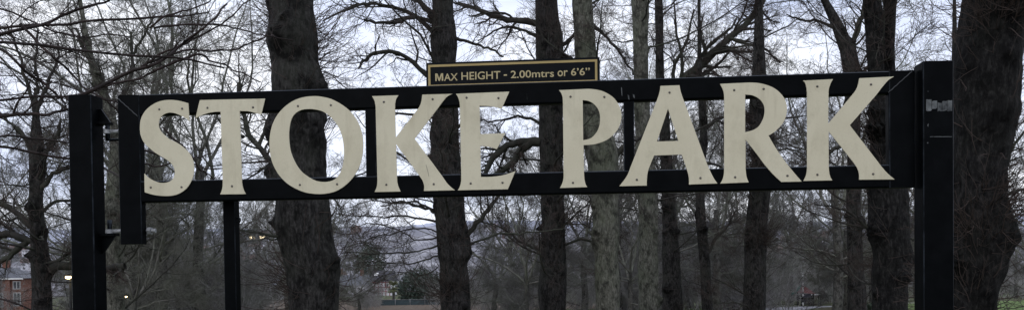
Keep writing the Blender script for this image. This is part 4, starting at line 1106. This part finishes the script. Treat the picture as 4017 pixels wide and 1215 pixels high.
def house(name, label, loc, rz, w, d, hw, hr, wallm, roofm, hip=False, wins=(), door=None, chim=(), cat="house", group=None, timber=None, over=0.3):
    r = thing(name, label, cat, loc, rz, group)
    mb = MB(); mb.box(-w / 2, w / 2, -d / 2, d / 2, -1.5, hw)
    if not hip: mb.add([(-w / 2, -d / 2, hw), (-w / 2, d / 2, hw), (-w / 2, 0, hw + hr * 0.93), (w / 2, -d / 2, hw), (w / 2, d / 2, hw), (w / 2, 0, hw + hr * 0.93)], [(0, 2, 1), (3, 4, 5)])
    mb.build("wall", wallm, r)
    rf = roof_mesh(w, d, hw + 0.01, hw + hr, hip, over).build("roof", roofm, r)
    for cx_ in chim:
        m = MB(); m.box(cx_ - 0.35, cx_ + 0.35, -0.3, 0.3, hw + hr * 0.5, hw + hr + 1.1); m.box(cx_ - 0.42, cx_ + 0.42, -0.37, 0.37, hw + hr + 1.1, hw + hr + 1.25)
        m.tube([(cx_, 0, hw + hr + 1.25), (cx_, 0, hw + hr + 1.6)], 0.13, 8); m.build("chimney", BRICK, rf)
    for x, z, ww, hh in wins: window(r, x, z, ww, hh, -d / 2)
    if door:
        x, z, ww, hh, dm = door
        m = MB(); m.box(x - ww / 2, x + ww / 2, -d / 2 - 0.05, -d / 2 - 0.004, z, z + hh); dd = m.build("door", dm, r)
        m = MB(); m.tube([(x + ww * 0.35, -d / 2 - 0.11, z + hh * 0.45), (x + ww * 0.35, -d / 2 - 0.05, z + hh * 0.45)], 0.04, 8); m.build("handle", TRIM, dd)
    return r

def on_ground(px, d):
    p = W(px, 1000, d); return (p[0], d, float(gz(p[0], d)))
# brick house at the left edge
bx_ = W(30, 1100, 98)
lg = float(gz(bx_[0], 98))
z_e, z_r = W(60, 1090, 98)[2] - lg, W(60, 1046, 98)[2] - lg
h = house("brick_house", "red brick house with a grey slate roof and white eaves beside the left tree", (bx_[0], 98, lg), 0.12, 6.4, 6.0, z_e, z_r - z_e, BRICK, SLATE, True,
      wins=((2.55, 0.6, 0.9, 1.7), (0.55, 0.5, 0.8, 1.8), (-2.6, 2.1, 0.9, 1.2), (2.55, 2.7, 0.9, 1.0)), door=(-0.9, 0.7, 0.8, 1.9, GREEN), chim=(-0.1,))
m = MB(); m.box(-3.45, 3.45, -3.36, -3.3, z_e - 0.12, z_e + 0.04); m.build("gutter", TRIM, h)
m = MB(); m.tube([(0.0, -3.06, z_e - 0.12), (0.0, -3.06, -1)], 0.06, 8); m.build("drainpipe", TRIM, h)
for xx in (0.06, 1.3):
    m = MB(); m.box(xx, xx + 0.55, -3.25, -3.005, -1.5, z_e - 0.14); m.build("brick_pier", BRICK, h)

# half-timbered house
d_ = 200; tb = W(1506, 1140, d_); tg = float(gz(tb[0], d_)); z_e, z_r = W(1506, 1101, d_)[2] - tg, W(1506, 1060, d_)[2] - tg
h = house("timbered_house", "white house with maroon timber framing and dark roof beyond the palm", (tb[0], d_, tg), -0.15, 5.2, 6.0, z_e, z_r - z_e, WHITE, SLATE_D, False, wins=((1.7, z_e - 1.7, 1.1, 1.2),))
for k in range(6):
    x = -2.55 + k * 1.02; m = MB(); m.box(x - 0.09, x + 0.09, -3.08, -3.004, -1, z_e); m.build("timber", PINK, h)
for zz in (z_e - 0.25, z_e - 1.5, z_e - 2.6):
    m = MB(); m.box(-2.6, 2.6, -3.11, -3.082, zz - 0.09, zz + 0.09); m.build("timber", PINK, h)
sl = MB(); rh = z_r - z_e
def on_roof(x, t, lift): return (x, -3.3 * (1 - t), z_e + rh * t + lift)
a4 = [on_roof(-2.2, .5, .06), on_roof(-1.1, .5, .06), on_roof(-1.1, .78, .06), on_roof(-2.2, .78, .06)]
sl.add(a4 + [(x, y + 0.05, z - 0.05) for x, y, z in a4], [(0, 1, 2, 3), (0, 4, 5, 1), (1, 5, 6, 2), (2, 6, 7, 3), (3, 7, 4, 0)]); sl.build("skylight", TRIM, h)

PALEG = simple("dull_pale_render", (0.34, 0.34, 0.37), (0.44, 0.44, 0.47), 3.0, 0.8, 0.2)
# white houses in the dip
for k, (pxa, ya, d2, wd, lab, wm, rm) in enumerate([(1050, 1118, 165, 6.0, "pale house low in the valley left of the thick trunk behind the O", PALEG, SLATE), (1390, 1118, 190, 7.0, "low pale house left of the timbered house", PALEG, SLATE), (690, 1085, 240, 9.0, "grey roofed house glimpsed beside the slim holdback post", PALEG, SLATE_D)]):
    p = W(pxa, ya, d2); g = float(gz(p[0], d2))
    house("valley_house", lab, (p[0], d2, g), rr_.uniform(-0.4, 0.4), wd, 7.0, p[2] - g, 2.6, wm, rm, False, wins=((-2, 1.0, 1.1, 1.3), (0.6, 1.0, 1.1, 1.3), (2.4, 1.0, 1.1, 1.3)), chim=(2.0,))

# long lit building on the far hillside
d2 = 690; p0, p1 = W(975, 958, d2), W(1090, 958, d2); g = float(gz((p0[0] + p1[0]) / 2, d2))
lit = thing("hillside_building", "long flat building with a row of warm lights on the far hillside", "building", ((p0[0] + p1[0]) / 2, d2, g), 0.05)
zc = max(p0[2] - g, 1.0); hwid = (p1[0] - p0[0]) / 2
m = MB(); m.box(-hwid, hwid, 0, 12, -6, zc + 4.5); m.build("wall", simple("pale_cladding", (0.3, 0.3, 0.26), (0.38, 0.37, 0.31), 0.5), lit)
m = MB(); m.box(-hwid - 0.5, hwid + 0.5, -0.5, 12.5, zc + 4.51, zc + 5.6); m.build("roof", SLATE, lit)
for k in range(9):
    if k in (2, 5): continue
    m = MB(); xx = -hwid + 1.2 + k * (2 * hwid - 3) / 8; m.box(xx, xx + 2.0, -0.1, -0.01, zc + 0.8, zc + 3.2); m.build("lit_window", WARM, lit)

# town houses on the slope: one of each kind, then copies with their parts
def town_proto(i, wallm, roofm):
    return house("town_house", "x", (0, 0, 0), 0, 9, 8, 5.2, 3.0, wallm, roofm, i == 1, wins=((-2.6, 3.2, 1.3, 1.3), (2.0, 3.2, 1.3, 1.3), (-2.6, 0.7, 1.3, 1.5), (2.0, 0.7, 1.3, 1.5)), chim=(3.0,))
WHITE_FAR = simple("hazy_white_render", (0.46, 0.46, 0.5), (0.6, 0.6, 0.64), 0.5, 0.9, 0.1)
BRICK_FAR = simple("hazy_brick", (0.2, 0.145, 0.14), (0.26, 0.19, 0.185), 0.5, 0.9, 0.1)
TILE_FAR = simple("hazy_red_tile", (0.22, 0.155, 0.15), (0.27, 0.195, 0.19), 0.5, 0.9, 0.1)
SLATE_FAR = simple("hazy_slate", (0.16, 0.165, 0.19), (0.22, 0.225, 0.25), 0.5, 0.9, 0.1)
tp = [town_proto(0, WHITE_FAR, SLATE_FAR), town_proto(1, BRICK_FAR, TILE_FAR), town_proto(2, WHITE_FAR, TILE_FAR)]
used_t = set()
def copy_tree(o, parent=None):
    c = o.copy(); COL.objects.link(c)
    if parent is not None: c.parent = parent
    for ch in list(o.children): copy_tree(ch, c)
    return c
TL = ["white walled town house with a grey roof, tiny on the far slope", "red brick town house with a tiled hip roof, tiny on the far slope", "white walled town house with a red tiled roof, tiny on the far slope"]
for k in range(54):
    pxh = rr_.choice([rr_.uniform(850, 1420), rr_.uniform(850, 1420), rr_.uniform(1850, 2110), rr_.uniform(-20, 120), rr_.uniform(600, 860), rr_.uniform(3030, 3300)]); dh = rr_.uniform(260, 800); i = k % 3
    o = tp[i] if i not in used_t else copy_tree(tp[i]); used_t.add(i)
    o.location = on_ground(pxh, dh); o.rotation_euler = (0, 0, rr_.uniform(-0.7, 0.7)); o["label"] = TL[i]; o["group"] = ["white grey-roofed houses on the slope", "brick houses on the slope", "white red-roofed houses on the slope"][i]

# ------------------------------------------------------------------ evergreens and palm
def leaf_cloud(rg, n, size, rad, cen, flat=0.9, clumps=30):
    cc = rg.normal(0, 1, (clumps, 3)); cc = unit(cc) * rg.uniform(0.35, 1.0, (clumps, 1)) ** 0.5 * np.array(rad) + np.array(cen)
    w = rg.integers(0, clumps, n)
    c = cc[w] + rg.normal(0, 1, (n, 3)) * np.array(rad) * 0.2
    a = unit(rg.normal(0, 1, (n, 3))); b = unit(np.cross(a, rg.normal(0, 1, (n, 3))))
    s = size * rg.uniform(0.6, 1.4, (n, 1))
    V = np.stack([c - a * s, c - b * s * 0.45, c + a * s, c + b * s * 0.45], 1).reshape(-1, 3)
    return V, np.arange(n * 4).reshape(-1, 4)
LEAF = simple("evergreen_leaf", (0.018, 0.032, 0.02), (0.05, 0.075, 0.045), 1.2, 0.6, 0.3)
LEAF_B = simple("blue_green_leaf", (0.035, 0.055, 0.045), (0.075, 0.1, 0.08), 0.8, 0.7, 0.2)
PALM = simple("palm_leaf", (0.09, 0.105, 0.05), (0.17, 0.185, 0.1), 2.0, 0.6, 0.3)
def evergreen(name, label, px, d, rad, zc, n, size, mat, seed, cat="shrub", clumps=34):
    rg = np.random.default_rng(seed); x, y, z = on_ground(px, d)
    r = thing(name, label, cat, (x, y, z))
    m = MB(); m.tube([(0, 0, -0.3), (0.05, 0, zc * 0.6), (-0.05, 0.05, zc * 1.2)], [0.16, 0.12, 0.05], 8); m.build("trunk", BARK, r)
    V, Q = leaf_cloud(rg, n, size, rad, (0, 0, zc), clumps=clumps)
    V[:, 2] = np.maximum(V[:, 2], 0.02)
    meshobj("crown", quad_mesh("crown", V, Q, smooth=False), mat, r)
evergreen("evergreen_shrub", "large dark evergreen bush right of the palm, beyond the fence", 1650, 116, (3.3, 2.5, 2.7), 2.5, 12000, 0.17, LEAF_B, 41)
evergreen("evergreen_shrub", "small dark glossy evergreen at the foot of the twin stemmed lime", 3402, 34, (0.32, 0.3, 0.5), 0.45, 900, 0.06, LEAF, 42)
evergreen("evergreen_tree", "dim dark green tree above the roofs between the O and K", 1450, 230, (4, 3, 6), 8, 4000, 0.4, LEAF_B, 43, "tree")
def palm(px, d):
    rg = np.random.default_rng(5); x, y, z = on_ground(px, d)
    r = thing("palm_tree", "small fan palm with a shaggy head in front of the timbered house", "palm", (x, y, z))
    hh = W(px, 1125, d)[2] - z
    m = MB(); m.tube([(0, 0, -0.2), (0.04, 0, hh * 0.5), (0, 0, hh)], [0.2, 0.2, 0.26], 10); m.build("trunk", BARK_FAR, r)
    Vs, Qs, o = [], [], 0
    for k in range(34):
        a = rg.uniform(0, 6.28); e = rg.uniform(-0.7, 1.2); L = rg.uniform(0.9, 1.35)
        D = np.array([math.cos(a) * math.cos(e), math.sin(a) * math.cos(e), math.sin(e)]); side = unit(np.cross(D, [0, 0, 1.0])); upv = np.cross(side, D)
        base = np.array([0, 0, hh])
        for j in range(13):
            t = (j - 6) / 6 * 1.1; dd = unit(D * math.cos(t) + side * math.sin(t)); st = base + D * L * 0.5
            tip = st + dd * L * 0.55 - np.array([0, 0, 0.12 * L]); wv = np.cross(dd, upv) * 0.055
            Vs.append(np.stack([st - wv, st + wv, tip + wv * 0.3, tip - wv * 0.3])); Qs.append(np.arange(4) + o); o += 4
        wv = side * 0.02; Vs.append(np.stack([base - wv, base + wv, base + D * L * 0.5 + wv, base + D * L * 0.5 - wv])); Qs.append(np.arange(4) + o); o += 4
    meshobj("crown", quad_mesh("crown", np.concatenate(Vs), np.array(Qs), smooth=False), PALM, r)
palm(1541, 112)

# court fence: posts, rails, dark teal windbreak, pale kerb
d_ = 94; xa, xb = W(1415, 1190, d_)[0], W(1725, 1190, d_)[0]; g = float(gz((xa + xb) / 2, d_))
ct = thing("court_fence", "low sports court fence with a teal windbreak and pale kerb below the palm", "fence", ((xa + xb) / 2, d_, g))
hw_ = (xb - xa) / 2; ztp = W(1600, 1174, d_)[2] - g; zbt = W(1600, 1196, d_)[2] - g
TEAL = simple("teal_windbreak", (0.04, 0.06, 0.07), (0.065, 0.09, 0.10), 1.5, 0.8, 0.2)
m = MB(); m.box(-hw_ * 0.5, hw_, 0.03, 0.05, zbt, ztp); m.build("windbreak", TEAL, ct)
m = MB(); m.box(-hw_, hw_, -0.06, 0.0, zbt - 0.16, zbt - 0.02); m.build("kerb", TRIM, ct)
m = MB(); m.tube([(-hw_ * 0.5, 0, ztp + 0.02), (hw_, 0, ztp + 0.02)], 0.025, 6); m.build("top_rail", GALV, ct)
for k in range(5):
    x = -hw_ * 0.5 + hw_ * 1.5 * k / 4; m = MB(); m.tube([(x, 0, -0.4), (x, 0, ztp + (0.55 if k == 3 else 0.1))], 0.035, 8); m.build("fence_post", GALV, ct)

# low wooden posts by the earth bank
wp = None
POSTW = wood("weathered_post_wood", (0.02, 0.018, 0.016), (0.04, 0.036, 0.03))
for px in (2092, 2241, 2317):
    loc = on_ground(px, 72)
    if wp is None:
        mb = MB(); mb.box(-0.05, 0.05, -0.05, 0.05, -0.2, 0.62); mb.add([(-0.05, -0.05, 0.62), (0.05, -0.05, 0.62), (0.05, 0.05, 0.62), (-0.05, 0.05, 0.62), (0, 0, 0.66)], [(0, 1, 4), (1, 2, 4), (2, 3, 4), (3, 0, 4)])
        o = mb.build("wooden_post", POSTW); wp = o
    else: o = wp.copy(); COL.objects.link(o)
    o.location = loc
    tag(o, "short dark wooden post " + {2092: "left of the slim lime beside the P", 2241: "just right of the slim lime beside the P", 2317: "at the foot of the pale mossy trunk"}[px], "post", "short wooden posts")

# play tower with slide, striped pole, dark railings
d_ = 67; x, y, g = on_ground(3160, d_)
def zz_(yy): return W(3160, yy, d_)[2] - g
def xx_(pp): return W(pp, 1150, d_)[0] - x
tw_ = thing("play_tower", "wooden play tower with a red tent roof and curved green slide", "play tower", (x, y, g))
zr0, zr1 = zz_(1146), zz_(1112)
x0, x1 = xx_(3142), xx_(3192)
for px in (3144, 3190):
    for yy in (0, 0.9):
        m = MB(); m.box(xx_(px) - 0.05, xx_(px) + 0.05, yy - 0.05, yy + 0.05, -0.2, zr0); m.build("leg", IRON, tw_)
m = MB(); m.box(x0, x1, -0.05, 0.95, zz_(1172), zz_(1166)); m.build("deck", POSTW, tw_)
m = MB(); m.box(x0 + 0.1, x1 - 0.25, -0.03, 0.0, zz_(1190), zz_(1150)); m.build("side_panel", simple("blue_grey_panel", (0.05, 0.05, 0.065), (0.1, 0.1, 0.125), 8.0), tw_)
m = MB(); a_ = [(x0 - 0.12, -0.15, zr0), (x1 + 0.12, -0.15, zr0 - 0.12), (x1 + 0.12, 1.05, zr0 - 0.12), (x0 - 0.12, 1.05, zr0), ((x0 + x1) / 2 - 0.3, 0.45, zr1)]
m.add(a_, [(0, 1, 4), (1, 2, 4), (2, 3, 4), (3, 0, 4), (3, 2, 1, 0)]); m.build("roof", simple("faded_red_roof", (0.17, 0.07, 0.075), (0.22, 0.1, 0.1), 3.0, 0.7), tw_)
TEALG = simple("green_slide", (0.02, 0.10, 0.085), (0.035, 0.14, 0.12), 3.0, 0.5, 0.3)
m = MB(); m.tube(resample([(xx_(3146), 0.2, zz_(1118)), (xx_(3138), 0.1, zz_(1122)), (xx_(3128), 0, zz_(1138)), (xx_(3114), -0.1, zz_(1148)), (xx_(3102), -0.1, zz_(1151))], 12), 0.10, 10); m.build("slide", TEALG, tw_)
pole = thing("striped_pole", "thin upright pole banded white and dark in front of the play tower", "pole", on_ground(3149, 66))
pz0 = 0.0; ph = W(3149, 1066, 66)[2] - pole.location[2]
m = MB(); m.tube([(0, 0, -0.1), (0, 0, ph)], 0.032, 10); m.build("shaft", IRON, pole)
for a0_, a1_ in ((0.02, 0.12), (0.3, 0.36), (0.44, 0.56), (0.6, 0.7), (0.78, 0.84), (0.85, 0.93), (0.95, 0.985)):
    m = MB(); m.tube([(0, 0, ph * a0_), (0, 0, ph * a1_)], 0.055, 10); m.build("white_band", TRIM, pole)
d_ = 69; xa, xb = W(3040, 1180, d_)[0], W(3260, 1180, d_)[0]; g = float(gz((xa + xb) / 2, d_))
pf = thing("railing", "dark metal railing running behind the striped pole", "railing", ((xa + xb) / 2, d_, g)); hw_ = (xb - xa) / 2
m = MB()
for zz in (0.15, 0.95): m.box(-hw_, hw_, -0.02, 0.02, zz - 0.025, zz + 0.025)
n_ = 52
for k in range(n_ + 1):
    xx = -hw_ + 2 * hw_ * k / n_; m.box(xx - 0.012, xx + 0.012, -0.012, 0.012, 0.0 if k % 8 else -0.2, 0.92 if k % 8 else 1.05)
m.build("railing_panel", IRON, pf)
bs = thing("picnic_shelter", "small low shelter with a white roof edge right of the play tower", "shelter", on_ground(3197, 68))
m = MB(); m.box(-0.45, 0.45, -0.25, 0.25, 0.98, 1.04); m.build("roof", TRIM, bs)
for sx in (-0.4, 0.4):
    for sy in (-0.2, 0.2):
        m = MB(); m.box(sx - 0.03, sx + 0.03, sy - 0.03, sy + 0.03, -0.2, 0.98); m.build("leg", IRON, bs)

def white_rail(label, px0, px1, d, y0, y1):
    x0, x1 = W(px0, y1, d)[0], W(px1, y1, d)[0]; xm = (x0 + x1) / 2; g = float(gz(xm, d))
    r = thing("white_barrier", label, "barrier", (xm, d, g)); h2 = (x1 - x0) / 2
    zt_, zb_ = W(px0, y0, d)[2] - g, W(px0, y1, d)[2] - g
    m = MB(); m.box(-h2, h2, -0.05, 0.0, zb_, zt_); m.build("board", TRIM, r)
    for sx in (-h2 + 0.1, 0.0, h2 - 0.1):
        m = MB(); m.box(sx - 0.05, sx + 0.05, 0.004, 0.1, -0.3, zt_ - 0.03); m.build("upright", IRON, r)
white_rail("low white board barrier glimpsed between the twin lime and the slam post", 3535, 3640, 76, 1186, 1196)
white_rail("low white board barrier glimpsed left of the twin stemmed lime", 3338, 3390, 66, 1195, 1206)

# lit lamps
def lamp(label, px, y, d, r=0.15, arm=True):
    x_, y_, g = on_ground(px, d); zt_ = W(px, y, d)[2] - g
    o = thing("street_lamp", label, "street lamp", (x_, y_, g))
    m = MB(); m.tube([(0.0, 0.12, -0.3), (0.0, 0.12, zt_ + 0.12)], [0.06, 0.035], 8)
    m.tube([(0, 0.12, zt_ + 0.1), (0, -0.02, zt_ + 0.12)], 0.03, 6); m.build("pole", IRON, o)
    m = MB(); m.tube([(0, 0, zt_ + r * 0.5), (0, 0, zt_ + r * 0.75)], [r * 1.3, r * 0.3], 10); hd = m.build("lamp_hood", IRON, o)
    m = MB(); m.tube([(0, 0, zt_ - r * 0.5), (0, 0, zt_ - r * 0.2), (0, 0, zt_ + r * 0.3), (0, 0, zt_ + r * 0.5)], [r * 0.4, r, r, r * 0.8], 12); m.build("lit_globe", LAMP, o)
lamp("lit street lamp glowing right beside the hinge post", 266, 1087, 28, 0.095)
lamp("small lit lamp glowing low between the trunks right of the hinge post", 490, 1162, 32, 0.055)
